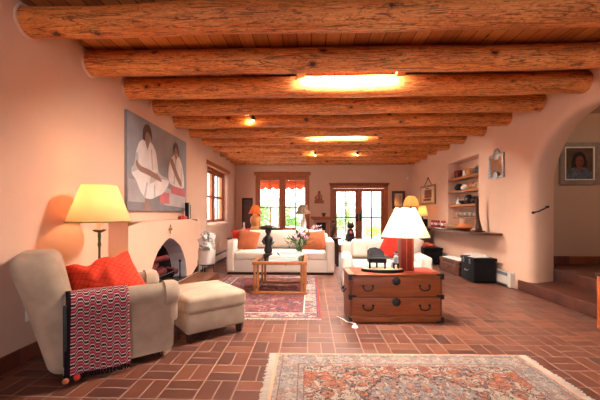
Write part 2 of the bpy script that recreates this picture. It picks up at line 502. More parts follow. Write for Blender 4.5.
# ------------------------------------------------------------------ setting
XL, YB, YF, ZC = -2.40, 10.45, -3.0, 2.99
def xr(y): return 3.4 - .042*(y-4)
def wall(mb, fmap, u0, u1, v0, v1, holes, t, mi=0):
    """wall slab with rectangular holes (a,b,c,d,round,reveal outset)"""
    us = sorted({u0, u1, *[h[0]-h[4] for h in holes], *[h[1]+h[4] for h in holes]})
    vs = sorted({v0, v1, *[max(v0, h[2]-h[4]) for h in holes], *[h[3]+h[4] for h in holes]})
    def inh(u, v): return any(h[0]-h[4] < u < h[1]+h[4] and h[2]-h[4] < v < h[3]+h[4] for h in holes)
    for i in range(len(us)-1):
        for j in range(len(vs)-1):
            if inh((us[i]+us[i+1])/2, (vs[j]+vs[j+1])/2): continue
            for d in (0, t):
                mb.add([fmap(a, b, d) for a, b in ((us[i],vs[j]),(us[i+1],vs[j]),(us[i+1],vs[j+1]),(us[i],vs[j+1]))], [(0,1,2,3)], mi)
    for h in holes:
        r = h[4]; lay = [(0, r), (.13*r, .5*r), (.5*r, .13*r), (r, 0), (t, h[5] if len(h) > 5 else 0)] if r else [(0,0),(t,0)]
        loops = []
        for d, o in lay:
            loops.append([fmap(a, b, d) for a, b in ((h[0]-o, max(v0, h[2]-o)), (h[1]+o, max(v0, h[2]-o)), (h[1]+o, h[3]+o), (h[0]-o, h[3]+o))])
        for k in range(len(loops)-1):
            for q in range(4):
                mb.add([loops[k][q], loops[k][(q+1)%4], loops[k+1][(q+1)%4], loops[k+1][q]], [(0,1,2,3)], mi)
        if r and len(h) <= 5 or r:
            a = fmap; o = r; 
            mb.add([fmap(*p, t) for p in ((h[0]-r,h[2]-r if h[2]-r>v0 else v0),(h[0],h[2]),(h[0],h[3]),(h[0]-r,h[3]+r))], [(0,1,2,3)], mi)
            mb.add([fmap(*p, t) for p in ((h[1]+r,h[2]-r if h[2]-r>v0 else v0),(h[1],h[2]),(h[1],h[3]),(h[1]+r,h[3]+r))], [(0,1,2,3)], mi)
    # rim
    for (a, b) in (((u0,v0),(u1,v0)),((u1,v0),(u1,v1)),((u1,v1),(u0,v1)),((u0,v1),(u0,v0))):
        mb.add([fmap(*a,0), fmap(*b,0), fmap(*b,t), fmap(*a,t)], [(0,1,2,3)], mi)
# floor
m = MB(); m.box(-2.75, 3.75, YF-.3, YB+.35, -.2, 0); obj('floor', m, BRK, kind='structure', smooth=False)
# ceiling with two skylight wells
SKY1 = (-.08, 1.02, 3.74, 4.06); SKY2 = (0.0, 1.15, 6.80, 7.03)
m = MB()
wall(m, lambda u, v, d: (u, v, ZC+d), -2.75, 3.75, YF-.3, YB+.35, [(*SKY1, 0), (*SKY2, 0)], .06)
ceil = obj('ceiling', m, PLK, kind='structure', smooth=False)
m = MB(); m.box(-2.75, 3.75, YF-.3, YB+.35, ZC+.5, ZC+.56); obj('trim_5', m, PLK, kind='structure', smooth=False)
for i, S in enumerate((SKY1, SKY2)):
    sk = struct_empty('window_%d' % (3+i), ((S[0]+S[1])/2, (S[2]+S[3])/2, ZC))
    hx, hy = (S[1]-S[0])/2, (S[3]-S[2])/2
    m = MB(); z1 = .40
    for a in ((-hx-.10,-hx,-hy-.03,hy-.02),(hx,hx+.10,-hy-.03,hy-.02)): m.box(*a, -.09, z1)
    m.box(-hx,hx,-hy-.03,-hy, -.03, z1); m.box(-hx,hx,hy,hy+.03, .0, z1)
    obj('skylight_frame', m, TRIM, sk, smooth=False)
    m = MB(); m.box(-hx, hx, -hy, hy, .03, .05); obj('skylight_pane', m, SKYL, sk, smooth=False)
# left wall : window and firebox holes
m = MB()
wall(m, lambda u, v, d: (XL-d, u, v), YF-.3, YB+.35, 0, ZC+.05, [(7.62, 9.50, 1.00, 2.36, .10), (4.36, 5.74, .12, .95, 0)], .32)
obj('wall_left', m, PL, kind='structure', angle=1.3)
# back wall : window, french door
WB = (-1.72, -.13, .72, 2.34); DB = (.66, 2.32, 0, 2.05)
m = MB()
wall(m, lambda u, v, d: (u, YB+d, v), -2.75, 3.75, 0, ZC+.05, [(*WB, 0), (*DB, 0)], .30)
obj('wall_back', m, PL, kind='structure', smooth=False)
# rear wall behind the viewpoint with two daylight windows
m = MB()
wall(m, lambda u, v, d: (u, YF-d, v), -2.75, 3.75, 0, ZC+.05, [(-1.6, -.3, .8, 2.2, 0), (1.2, 2.5, .8, 2.2, 0)], .30)
obj('wall_front', m, PL, kind='structure', smooth=False)
# right wall : arch then niche
TH = .5
def fr(u, v, d): return (xr(u)+d, u, v)
m = MB()
Y0, Y1 = 2.7, 5.45
wall(m, fr, YF-.3, Y0, 0, ZC+.05, [], TH)
NI = (6.66, 8.02, .87, 2.41)
wall(m, fr, Y1, YB+.35, 0, ZC+.05, [(*NI, .05)], TH)
m.add([fr(NI[0]-.1, NI[2]-.1, .30), fr(NI[1]+.1, NI[2]-.1, .30), fr(NI[1]+.1, NI[3]+.1, .30), fr(NI[0]-.1, NI[3]+.1, .30)], [(0,1,2,3)])
# arch curve (y,z)
yc, hw, zs, rise = 4.20, .98, 1.62, .95
curve = [(yc+hw, 0.0), (yc+hw, .9)]
for k in range(0, 33):
    a = pi*k/32; curve.append((yc+hw*cos(a), zs+rise*sin(a)))
curve += [(yc-hw, .9), (yc-hw, 0.0)]
def nrm(i):
    p, q = Vector(curve[max(0,i-1)]), Vector(curve[min(len(curve)-1,i+1)])
    t = (q-p).normalized(); return Vector((t.y, -t.x))
N = [nrm(i) for i in range(len(curve))]
r = .11
def cp(i, o): 
    v = max(0, curve[i][1]+N[i].y*o); return (curve[i][0]+N[i].x*o, v)
def topof(i, o):
    u, v = cp(i, o)
    if i < 2: return (Y1, v)
    if i >= len(curve)-2: return (Y0, v)
    k = i-2; a = pi*k/32
    # radial projection to the surrounding rectangle
    if k <= 8: return (Y1, v + (ZC+.05-v)*(k/8)**1.5)
    if k >= 24: return (Y0, v + (ZC+.05-v)*((32-k)/8)**1.5)
    return (Y1+(Y0-Y1)*((k-8)/16), ZC+.05)
lays = [(0, r), (.13*r, .5*r), (.5*r, .13*r), (r, 0), (TH-.08, .13), (TH-.03, .16), (TH, .23)]
for i in range(len(curve)-1):
    m.add([fr(*cp(i, r), 0), fr(*cp(i+1, r), 0), fr(*topof(i+1, r), 0), fr(*topof(i, r), 0)], [(0,1,2,3)])
    m.add([fr(*cp(i, .23), TH), fr(*cp(i+1, .23), TH), fr(*topof(i+1, .23), TH), fr(*topof(i, .23), TH)], [(0,1,2,3)])
    for (d0, o0), (d1, o1) in zip(lays, lays[1:]):
        m.add([fr(*cp(i, o0), d0), fr(*cp(i+1, o0), d0), fr(*cp(i+1, o1), d1), fr(*cp(i, o1), d1)], [(0,1,2,3)])
bmesh.ops.remove_doubles(m.bm, verts=m.bm.verts, dist=1e-4)
obj('wall_right', m, PL, kind='structure', angle=1.2)
# hall beyond the arch
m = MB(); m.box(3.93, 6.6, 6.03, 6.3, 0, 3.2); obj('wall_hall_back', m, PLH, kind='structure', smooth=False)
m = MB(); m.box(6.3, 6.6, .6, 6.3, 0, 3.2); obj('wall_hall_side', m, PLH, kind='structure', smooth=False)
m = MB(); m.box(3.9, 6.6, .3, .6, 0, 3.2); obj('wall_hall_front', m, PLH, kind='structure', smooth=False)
m = MB(); m.box(3.9, 6.6, .3, 6.3, 3.0, 3.2); obj('ceiling_hall', m, PLH, kind='structure', smooth=False)
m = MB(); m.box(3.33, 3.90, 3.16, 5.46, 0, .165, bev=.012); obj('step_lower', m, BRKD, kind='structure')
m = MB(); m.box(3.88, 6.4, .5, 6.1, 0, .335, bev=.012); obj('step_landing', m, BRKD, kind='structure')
m = MB(); m.box(3.95, 6.3, 6.0, 6.04, .335, .475, bev=.006); obj('baseboard_hall', m, TIL, kind='structure')
m = MB(); m.box(XL, XL+.022, YF, 3.78, 0, .125, bev=.006); obj('baseboard_left', m, TIL, kind='structure')

# windows and doors
def sash(mb, x0, x1, z0, z1, st, t, vm=(), hm=(), mt=.022):
    mb.box(x0, x0+st, -t/2, t/2, z0, z1); mb.box(x1-st, x1, -t/2, t/2, z0, z1)
    mb.box(x0+st, x1-st, -t/2, t/2, z0, z0+st); mb.box(x0+st, x1-st, -t/2, t/2, z1-st, z1)
    for f in vm:
        x = x0+st+(x1-x0-2*st)*f; mb.box(x-mt/2, x+mt/2, -t/3, t/3, z0+st, z1-st)
    for f in hm:
        z = z0+st+(z1-z0-2*st)*f; mb.box(x0+st, x1-st, -t/3.1, t/3.1, z-mt/2, z+mt/2)
def pane(parent, x0, x1, z0, z1):
    m = MB(); m.box(x0, x1, -.003, .003, z0, z1); obj('pane', m, GLS, parent, smooth=False)
# window_1 : left wall (local x along +Y)
W1 = struct_empty('window_1', (XL-.20, 7.62, 0)); W1.rotation_euler = (0, 0, pi/2)
m = MB(); L1 = 9.50-7.62
m.box(0, L1, -.06, .06, .96, 1.02); m.box(0, L1, -.06, .06, 2.29, 2.36); m.box(0, .06, -.06, .06, 1.02, 2.29); m.box(L1-.06, L1, -.06, .06, 1.02, 2.29)
m.box(L1/2-.05, L1/2+.05, -.06, .06, 1.02, 2.29); obj('window_frame', m, TRIM, W1, smooth=False)
for k in range(2):
    a = .06 + k*(L1/2-.01); b = a + L1/2-.11
    m = MB(); sash(m, a, b, 1.64, 2.29, .05, .05, (.5,)); s = obj('sash', m, TRIM, W1, smooth=False); pane(s, a+.05, b-.05, 1.69, 2.24)
    m = MB(); sash(m, a, b, 1.02, 1.68, .055, .045, (.5,)); s = obj('sash', m, TRIM, W1, smooth=False); pane(s, a+.05, b-.05, 1.07, 1.63)
m = MB(); m.box(-.15, L1+.14, -.21, .1, 2.36, 2.47, bev=.008); obj('lintel', m, TRIM, W1)
# window_2 : back wall
W2 = struct_empty('window_2', (0, YB, 0)); x0, x1, z0, z1 = WB
m = MB()
m.box(x0-.05, x1+.05, -.025, .03, z1, z1+.10); m.box(x0-.06, x0+.03, -.02, .1, z0-.05, z1); m.box(x1-.03, x1+.06, -.02, .1, z0-.05, z1)
m.box(x0-.10, x1+.10, -.05, .06, z0-.08, z0); obj('window_frame', m, TRIM, W2, smooth=False)
m = MB(); m.box(x0-.10, x1+.10, -.045, 0, z1+.09, z1+.20, bev=.008); obj('header', m, TRIM, W2)
xm = (x0+x1)/2
m = MB(); m.box(xm-.045, xm+.045, -.02, .1, z0, z1); obj('mullion', m, TRIM, W2, smooth=False)
for a, b in ((x0+.03, xm-.045), (xm+.045, x1-.03)):
    m = MB(); sash(m, a, b, z0, z1, .055, .05, (.52,), (), .035)
    zmu = 1.41; m.box(a+.05, b-.05, -.022, .022, zmu-.022, zmu+.022)
    s = obj('sash', m, TRIM, W2, smooth=False, loc=(0, .04, 0)); pane(s, a+.05, b-.05, z0+.05, z1-.05)
# door_1 : french double door
D1 = struct_empty('door_1', (0, YB, 0)); x0, x1, z0, z1 = DB
m = MB(); m.box(x0-.07, x0+.03, -.03, .12, 0, z1); m.box(x1-.03, x1+.07, -.03, .12, 0, z1); m.box(x0-.07, x1+.07, -.03, .12, z1-.03, z1+.06)
obj('door_frame', m, TRIM, D1, smooth=False)
m = MB(); m.box(x0-.09, x1+.09, -.06, 0, z1+.04, z1+.09, bev=.01); m.box(x0-.11, x1+.11, -.09, 0, z1+.09, z1+.13, bev=.01); obj('header', m, HDR, D1)
xm = (x0+x1)/2
for a, b, sgn in ((x0+.03, xm-.002, 1), (xm+.002, x1-.03, -1)):
    m = MB()
    m.box(a, a+.10, -.025, .025, .01, z1-.04); m.box(b-.11, b, -.025, .025, .01, z1-.04)
    m.box(a+.10, b-.11, -.025, .025, .01, .24); m.box(a+.10, b-.11, -.025, .025, z1-.14, z1-.04)
    xc = (a+.10+b-.11)/2
    m.box(xc-.02, xc+.02, -.016, .016, .24, z1-.14); m.box(a+.10, b-.11, -.016, .016, 1.08, 1.12)
    lf = obj('door_leaf', m, TRIM, D1, smooth=False, loc=(0, .02, 0)); pane(lf, a+.10, b-.11, .24, z1-.14)
    hx = b-.055 if sgn > 0 else a+.05
    m = MB(); m.box(hx-.035, hx+.035, -.04, -.025, .98, 1.22, bev=.004); m.tube([(hx, -.04, 1.1), (hx, -.085, 1.1), (hx-.09*sgn, -.085, 1.1)], .012, 8)
    obj('door_handle', m, IRON, lf)

# ------------------------------------------------------------------ log beams
BY = [2.71, 3.50, 4.24, 4.98, 5.73, 6.46, 7.21, 7.96, 8.68, 9.30, 9.78, 10.24]
ordn = ['nearest of the row, crossing the top edge', 'second in the row, cut by the right edge', 'third in the row, lit by the long bright skylight', 'fourth in the row, just behind the one under the skylight',
        'fifth in the row', 'sixth in the row', 'seventh in the row, lit by the far skylight', 'eighth in the row', 'ninth in the row', 'tenth in the row', 'eleventh in the row, next to last before the back wall', 'last of the row, right against the back wall']
for i, y in enumerate(BY):
    r0 = (.122, .128)[i] if i < 2 else .135 if i < 8 else .12
    m = MB(); n = 44; sg = 20; xa, xb = -2.52, xr(y)+.15
    vs, fs = [], []
    for j in range(n+1):
        x = xa+(xb-xa)*j/n; c = Vector((x, y+.015*noise.noise(Vector((x*.7, i*7.1, 0))), 2.73+r0+.012*noise.noise(Vector((x*.8, i*3.3, 5)))))
        for k in range(sg):
            a = 2*pi*k/sg
            rr = r0*(1+.07*noise.noise(Vector((x*1.3, cos(a)*.8+i*5.5, sin(a)*.8)))+.03*noise.noise(Vector((x*5, cos(a)*2+i, sin(a)*2))))
            vs.append(c+Vector((0, cos(a)*rr, sin(a)*rr)))
    for j in range(n):
        for k in range(sg): fs.append((j*sg+k, j*sg+(k+1)%sg, (j+1)*sg+(k+1)%sg, (j+1)*sg+k))
    fs += [tuple(range(sg)), tuple(range(n*sg, (n+1)*sg))]
    m.add(vs, fs)
    o = obj('ceiling_beam', m, LOG)
    if i < 8:
        m = MB(); m.tube([(XL+.004, y+(r0+.004)*cos(2*pi*k/24), 2.73+r0+(r0+.004)*sin(2*pi*k/24)) for k in range(25)], .014, 8, cap=False); obj('plaster_collar', m, PL, o)
    tag(o, 'round log ceiling beam, ' + ordn[i] if i in (0,1,2,3,6,10,11) else 'round log ceiling beam, %s counted from the front' % ordn[i], 'beam', 'log ceiling beams')
# ceiling spotlights
for k, (x, y, lab) in enumerate(((-1.0, 5.62, 'small black ceiling spotlight under the near beams on the left'), (.09, 8.42, 'small ceiling spotlight under the far beams, left of the pair'), (1.18, 8.42, 'small ceiling spotlight under the far beams, right of the pair'))):
    z = 2.865 if k == 0 else 2.78
    y0 = BY[4]-.16 if k == 0 else BY[8]-.15
    t = thing('ceiling_spotlight', lab, 'light', (x, y0, z), 0, 'ceiling spotlights')
    m = MB(); m.tube([(0,.05,.06),(0,.0,.03)], .008, 8); m.T = Matrix.Rotation(.5, 4, 'X'); m.lathe([(.02,.03),(.028,.02),(.032,-.04),(.03,-.045)], 14); obj('housing', m, IRON, t)
    m = MB(); m.T = Matrix.Rotation(.5, 4, 'X'); m.ball((0,0,-.045), .026, 12, 8); obj('bulb', m, SPOTB, t)
    light('spot_light', 'POINT', (-.06,.0,-.10), 5, (1,.62,.30), t, .03)

# ------------------------------------------------------------------ fireplace
fp = thing('fireplace', 'pale plaster fireplace block with a pointed arch opening in the left wall', 'fireplace', (XL, 5.02, 0))
FX = .24; ya, yb = -1.20, 1.16; zt = 1.13
m = MB()
oc = [(.70, 0.13), (.69,.25),(.64,.42),(.54,.57),(.42,.69),(.28,.765),(.14,.825),(0,.855),(-.12,.825),(-.25,.765),(-.38,.69),(-.50,.57),(-.60,.42),(-.66,.25),(-.68,.13)]
fmap = lambda u, v, d: (FX-d, u, v)
n = len(oc)
def edge(i):
    u, v = oc[i]; k = i/(n-1)
    if i == 0: return (yb, .13)
    if i == n-1: return (ya, .13)
    if k < .3: return (yb, .13+(zt-.13)*(k/.3))
    if k > .7: return (ya, .13+(zt-.13)*((1-k)/.3))
    return (yb+(ya-yb)*((k-.3)/.4), zt)
for i in range(n-1):
    m.add([fmap(*oc[i],.03), fmap(*oc[i+1],.03), fmap(*edge(i+1),0), fmap(*edge(i),0)], [(0,1,2,3)])
m.add([fmap(yb,0,0), fmap(ya,0,0), fmap(ya,.13,0), fmap(yb,.13,0)], [(0,1,2,3)])
for (u0_, u1_) in ((yb, yb), (ya, ya)):
    m.add([(FX,u0_,0),(0,u0_,0),(0,u0_,zt),(FX,u0_,zt)], [(0,1,2,3)])
m.add([(FX,ya,zt),(FX,yb,zt),(0,yb,zt),(0,ya,zt)], [(0,1,2,3)])
bmesh.ops.remove_doubles(m.bm, verts=m.bm.verts, dist=1e-4)
obj('surround', m, PL, fp, angle=.9)
m = MB()
def inn(i, d, s): 
    u, v = oc[i]; return fmap(u*(1-s), .13+(v-.13)*(1-s*.6), d)
for i in range(n-1):
    m.add([inn(i,.03,0), inn(i+1,.03,0), inn(i+1,.26,.10), inn(i,.26,.10)], [(0,1,2,3)])
obj('opening_reveal', m, SOOTP, fp)
m = MB()
for i in range(n-1):
    m.add([inn(i,.26,.10), inn(i+1,.26,.10), inn(i+1,.60,.25), inn(i,.60,.25)], [(0,1,2,3)])
m.add([inn(i,.60,.25) for i in range(n)], [tuple(range(n))])
m.add([fmap(.7,.13,0), fmap(-.7,.13,0), fmap(-.6,.13,.62), fmap(.6,.13,.62)], [(0,1,2,3)])
obj('firebox', m, SOOT, fp)
m = MB(); m.box(FX, FX+.42, -.75, 1.13, 0, .125, bev=.012); obj('hearth', m, HRT, fp)
# grate and logs
gz = .145
g = thing('fire_grate', 'black iron fire grate holding logs inside the fireplace opening', 'grate', (XL-.02, 5.02, .135))
m = MB()
for s in (-.36, 0, .36): m.tube([(-.2,s,.09),(.15,s,.09),(.17,s,.16)], .012, 8)
for s in (-.12, .1): m.tube([(s,-.42,.08),(s,.42,.08)], .012, 8)
m.tube([(.2,-.5,.17),(.2,.48,.17)], .011, 8)
for s in (-.38,.38):
    m.tube([(.12,s,.0),(.12,s,.09)], .012, 8); m.tube([(-.15,s,.0),(-.15,s,.09)], .012, 8)
obj('grate_frame', m, IRON, g)
for s in (-.5, .48):
    m = MB(); m.tube([(.2,s,.0),(.2,s,.28)], .012, 8); m.ball((.2,s,.3), .025); obj('andiron', m, IRON, g)
for k, (x, y, z, rz, ln, rr) in enumerate(((.02,5.0,.285,.12,.78,.06),(-.10,5.05,.29,-.1,.74,.062),(-.03,4.98,.395,.3,.70,.058),(-.06,5.1,.50,-.35,.55,.05),(.09,5.42,.285,.9,.3,.045))):
    m = MB(); pts = [(0, -ln/2+ln*j/6, .006*sin(j*2+k)) for j in range(7)]
    m.tube(pts, [rr*(1+.1*sin(j*1.7+k)) for j in range(7)], 12)
    o = obj('firewood_log', m, RLIT, loc=(XL-.02+x, y, z), rot=rz)
    tag(o, ['reddish log lying low at the front of the fire grate','reddish log lying low at the back of the fire grate','reddish log crossing on top of the two low logs','topmost short log of the fireplace pile','stubby log at the right end of the grate'][k], 'log', 'logs in the fireplace')
# cross
m = MB()
for (dy, dz) in ((0,.045),(0,-.045),(.045,0),(-.045,0)): m.add([(0,dy-.028,dz),(0,dy,dz-.034),(0,dy+.028,dz),(0,dy,dz+.034),(.014,dy,dz)], [(0,1,4),(1,2,4),(2,3,4),(3,0,4),(3,2,1,0)])
m.ball((.006,0,0), .016); m.box(-.001,.004,-.05,.05,-.006,.006); m.box(-.001,.004,-.006,.006,-.05,.05)
tag(obj('wall_cross', m, BRS, loc=(XL+FX+.002, 4.98, .995)), 'small brass cross ornament on the plaster above the fireplace opening', 'ornament')
# mantel things
m = MB(); m.box(-.035,.035,-.035,.035,0,.30, bev=.006)
t = thing('mantel_vase', 'tall black square vase with a pale stripe at the mantel end', 'vase', (XL+.12, 5.99, zt))
obj('body', m, BLK, t); m = MB(); m.box(.034,.038,-.010,.004,.01,.29); obj('stripe', m, WCER, t)
m = MB(); m.box(-.032,.032,-.03,.03,0,.26, bev=.006); tag(obj('mantel_vase', m, BLK, loc=(XL+.10, 6.10, zt)), 'shorter plain black square vase at the very end of the mantel', 'vase')
for k, (y, r_) in enumerate(((5.62,.035),(5.72,.04),(5.82,.034))):
    m = MB(); m.lathe([(0,.012),(r_*.6,0),(r_,r_*.7),(r_*.95,r_*1.1),(r_*.5,r_*1.6),(.004,r_*1.55)], 14); f = obj('dried_gourd', m, REDG, loc=(XL+.13+.01*k, y, zt))
    m = MB(); m.tube([(0,0,r_*1.5),(.006,0,r_*2)], .004, 6); obj('stem', m, BARK, f)
    tag(f, ['small red gourd on the mantel, farthest from the black vases','middle of three small red gourds on the mantel','small red gourd on the mantel, beside the black vase'][k], 'gourd', 'red gourds on the mantel')

# ------------------------------------------------------------------ painting on left wall (plain figures)
C = ['canvas_grey','canvas_white','canvas_shadow','canvas_hair','canvas_skin','canvas_pink','canvas_floor','canvas_bench']
Cc = [(.25,.245,.27),(.70,.62,.60),(.46,.41,.41),(.10,.05,.04),(.30,.17,.13),(.52,.15,.16),(.20,.185,.20),(.36,.32,.33)]
PM = [simple(a, b, .8, .10, 5) for a, b in zip(C, Cc)]
pt = thing('wall_painting', 'large unframed painting of two seated women in white dresses on the left wall', 'painting', (XL, 4.15, 1.27))
m = MB(); m.box(0,.04,0,1.99,0,1.30)
lay = [0]
def chaikin(pts):
    for _ in range(2):
        pts = [(a[0]*w_+b[0]*(1-w_), a[1]*w_+b[1]*(1-w_)) for a, b in zip(pts, pts[1:]+pts[:1]) for w_ in (.82,.18)]
    return pts
def poly(pts, mi):
    if len(pts) > 4 and mi != 6: pts = chaikin(list(pts))
    lay[0] += 1; d = .0405+.0006*lay[0]
    m.add([(d,u,v) for u, v in pts], [tuple(range(len(pts)))], mi)
def ell(u, v, a, b, mi, rot=0): poly([(u+a*cos(t)*cos(rot)-b*sin(t)*sin(rot), v+a*cos(t)*sin(rot)+b*sin(t)*cos(rot)) for t in [2*pi*k/18 for k in range(18)]], mi)
poly([(0,0),(1.99,0),(1.99,.22),(0,.30)], 6)
poly([(.02,.12),(.5,.12),(.5,.42),(.02,.42)], 7); poly([(1.05,.10),(1.95,.06),(1.95,.34),(1.05,.38)], 2)
poly([(.92,.12),(1.25,.12),(1.25,.30),(.92,.30)], 5)
poly([(1.3,.30),(1.93,.26),(1.93,.40),(1.3,.44)], 5)
poly([(.44,.03),(.54,.03),(.56,.32),(.44,.32)], 4); poly([(.42,.02),(.62,.02),(.60,.07),(.44,.08)], 4)
poly([(.16,.62),(.20,.80),(.28,.94),(.38,1.00),(.52,1.02),(.66,.99),(.76,.90),(.82,.74),(.84,.60),(.98,.55),(1.18,.54),(1.24,.46),(1.02,.28),(.80,.22),(.62,.17),(.44,.18),(.30,.28),(.20,.42),(.10,.48),(.08,.56)], 1)
poly([(.16,.62),(.20,.80),(.26,.78),(.26,.62),(.34,.60),(.10,.50),(.08,.56)], 2)
poly([(.84,.60),(.98,.55),(1.18,.54),(1.20,.50),(.88,.50),(.56,.38),(.60,.52),(.74,.56)], 2)
poly([(.40,.20),(.46,.19),(.52,.40),(.48,.42)], 2); poly([(.70,.20),(.75,.21),(.74,.40),(.70,.38)], 2); poly([(.60,.90),(.64,.90),(.68,.62),(.64,.60)], 2)
poly([(.20,.70),(.30,.62),(.56,.60),(.80,.56),(.94,.50),(.96,.45),(.80,.47),(.50,.52),(.28,.54),(.18,.62)], 4)
poly([(.42,1.01),(.50,.87),(.58,1.01)], 4)
ell(.50,1.09,.080,.105,4); poly([(.36,1.00),(.37,1.14),(.44,1.23),(.54,1.245),(.62,1.18),(.64,1.02),(.58,1.09),(.50,1.14),(.44,1.08),(.43,.98)], 3)
poly([(1.20,.72),(1.26,.84),(1.36,.94),(1.50,.99),(1.66,.95),(1.78,.80),(1.86,.60),(1.86,.40),(1.24,.44),(1.18,.58)], 1)
poly([(1.46,.90),(1.50,.90),(1.44,.46),(1.38,.46)], 2); poly([(1.70,.80),(1.74,.78),(1.76,.44),(1.70,.44)], 2)
poly([(1.24,.82),(1.32,.90),(1.42,.82),(1.56,.66),(1.72,.54),(1.74,.46),(1.66,.45),(1.50,.56),(1.34,.72)], 4)
poly([(1.42,.97),(1.49,.87),(1.56,.97)], 4)
ell(1.48,1.07,.072,.095,4); poly([(1.37,.96),(1.38,1.12),(1.46,1.195),(1.56,1.175),(1.61,1.05),(1.60,.92),(1.55,1.06),(1.48,1.12),(1.43,1.06)], 3)
bmesh.ops.recalc_face_normals(m.bm, faces=m.bm.faces)
obj('canvas', m, PM, pt, smooth=False)
def outlet(loc, label, rz=0):
    t = thing('wall_outlet', label, 'outlet', loc, rz)
    m = MB(); m.box(0,.006,-.035,.035,-.058,.058,bev=.003); obj('cover_plate', m, WCER, t)
    for s in (-.022,.022):
        m = MB(); m.box(.006,.009,-.016,.016,s-.014,s+.014,bev=.001); obj('socket', m, HEAT, t)
outlet((XL, 2.72, .385), 'white wall outlet low on the left wall behind the beige armchair')
outlet((XL, 8.6, .42), 'white wall outlet on the left wall under the side window')

# ------------------------------------------------------------------ upholstery
def feet(parent, pts, h, r0, r1, mat):
    for (x, y) in pts:
        m = MB(); m.lathe([(r1,0),(r0,h)], 4, (x,y,0)); m.bm.verts.ensure_lookup_table(); obj('foot', m, mat, parent, smooth=False)
ac = thing('armchair', 'beige suede armchair with rolled arms and raked back at left', 'armchair', (-1.75, 2.865, 0), radians(40))
m = MB(); m.box(-.41,.37,-.36,.36,.07,.36,bev=.03,seg=3); obj('seat_base', m, SUEDE, ac)
m = MB(); m.rbox((.03,0,.44),(.66,.50,.17),.06,4,6,lambda p: Vector((p.x,p.y,p.z+(.018*(1-(p.x/.33)**2)*(1-(p.y/.25)**2) if p.z>0 else 0)))); obj('seat_cushion', m, SUEDE2, ac)
for s in (-1, 1):
    m = MB()
    sec = [(.25,.065),(.25,.52),(.255,.575),(.285,.62),(.33,.64),(.375,.63),(.41,.595),(.418,.55),(.405,.505),(.388,.475),(.388,.065)]
    m.prism([(s*u, v) for u, v in sec], 'x', -.38, .40)
    bmesh.ops.bevel(m.bm, geom=[e for e in m.bm.edges if len(e.link_faces)==2 and all(abs(v.co.x-.40)<1e-5 for v in e.verts)], offset=.02, segments=3, affect='EDGES')
    a = obj('arm', m, SUEDE, ac, angle=.9)
    m = MB(); m.T = Matrix.Translation((.375,s*.335,.545)) @ Matrix.Rotation(pi/2, 4, 'Y')
    m.lathe([(.0,.085),(.055,.082),(.085,.066),(.102,.035),(.104,-.02),(.104,-.05)], 22, sx=1.06, sy=1)
    m.T = Matrix.Identity(4); m.box(.36,.437,s*.335-.06,s*.335+.06,.30,.53,bev=.03,seg=3)
    obj('arm_scroll', m, SUEDE2, a)
m = MB()
def bk(p):
    k = min(1, max(0, (p.z+.44)/.88))
    wv = 1-.17*max(0,k-.3)-.08*max(0,k-.8)/.2*abs(p.y/.38)**2
    return Vector((p.x-.185*k**1.1-.065*k*(.5-p.y/.8)+.03*(1-abs(p.y/.38)**2)*(1 if p.x>0 else 0)*k, p.y*wv, p.z-.045*max(0,(abs(p.y)/.38-.5))**1.5*2*(k>.7)))
m.rbox((-.33,0,.50),(.26,.80,.88),.075,4,7,bk); obj('backrest', m, SUEDE, ac)
feet(ac, ((.30,-.30),(.30,.30),(-.37,-.33),(-.37,.33)), .08, .045, .03, DKW)
# ottoman
ot = thing('ottoman', 'square beige suede ottoman standing in front of the armchair', 'ottoman', (-1.14, 3.50, 0), radians(40))
m = MB(); m.rbox((0,.02,.355),(.64,.72,.155),.045,4,6,lambda p: Vector((p.x*1.0,p.y,p.z+(.014*(1-(p.x/.32)**2)*(1-(p.y/.39)**2) if p.z>0 else 0)))); obj('top_cushion', m, SUEDE2, ot)
m = MB(); m.box(-.31,.31,-.33,.37,.085,.29,bev=.03,seg=3); obj('body', m, SUEDE, ot)
feet(ot, ((.26,-.28),(.26,.32),(-.26,-.28),(-.26,.32)), .09, .05, .035, DKW)
# red pillow on armchair
m = MB()
def fold(p, u, v):
    return Vector((p.x+.02*noise.noise(Vector((u*2,v*2,4))), p.y+.05*u*u-.07*v*(u<0)*abs(u), p.z+.05*abs(u)**2*(1 if u<0 else -.2)-.10*math.exp(-((u+.30)/.22)**2)*max(0,v)**1.5+.03*sin(u*5+v*3)))
m.pillow(.58,.46,.20,18,.07,0,.05,1,fold)
AM = Matrix.Translation((-1.75,2.865,0)) @ Matrix.Rotation(radians(40),4,'Z')
o = obj('throw_pillow', m, RPIL); o.matrix_world = AM @ Matrix.Translation((-.05,.10,.665)) @ Matrix.Rotation(radians(-9),4,'Z') @ Matrix.Rotation(radians(-46),4,'X') @ Matrix.Rotation(-.36,4,'Y')
tag(o, 'bright red patterned pillow lying in the beige armchair', 'pillow')
# throw blanket
path = [(-.235,.48),(-.237,.55),(-.262,.612),(-.30,.643),(-.33,.653),(-.372,.645),(-.41,.613),(-.428,.56),(-.426,.50),(-.422,.40),(-.424,.30),(-.428,.20),(-.434,.065)]
ls = [0]
for a, b in zip(path, path[1:]): ls.append(ls[-1]+math.dist(a,b))
def along(t):
    s_ = t*ls[-1]
    for i in range(len(path)-1):
        if s_ <= ls[i+1]+1e-9:
            k = (s_-ls[i])/(ls[i+1]-ls[i]); return (path[i][0]+(path[i+1][0]-path[i][0])*k, path[i][1]+(path[i+1][1]-path[i][1])*k)
    return path[-1]
def thr(u, v):
    y, z = along(v); x = -.36+.40*u - .02*v*(1-u) + .012*v*sin(u*7)
    return (x, y-.010*v*(.6+.5*sin(u*9+2)), z+.008*sin(u*5)*v)
tb = thing('throw_blanket', 'red black and white woven throw draped over the armchair arm', 'blanket', (-1.75,2.865,0), radians(40))
m = MB(); m.grid(thr, 24, 48); c = obj('cloth', m, THR, tb)
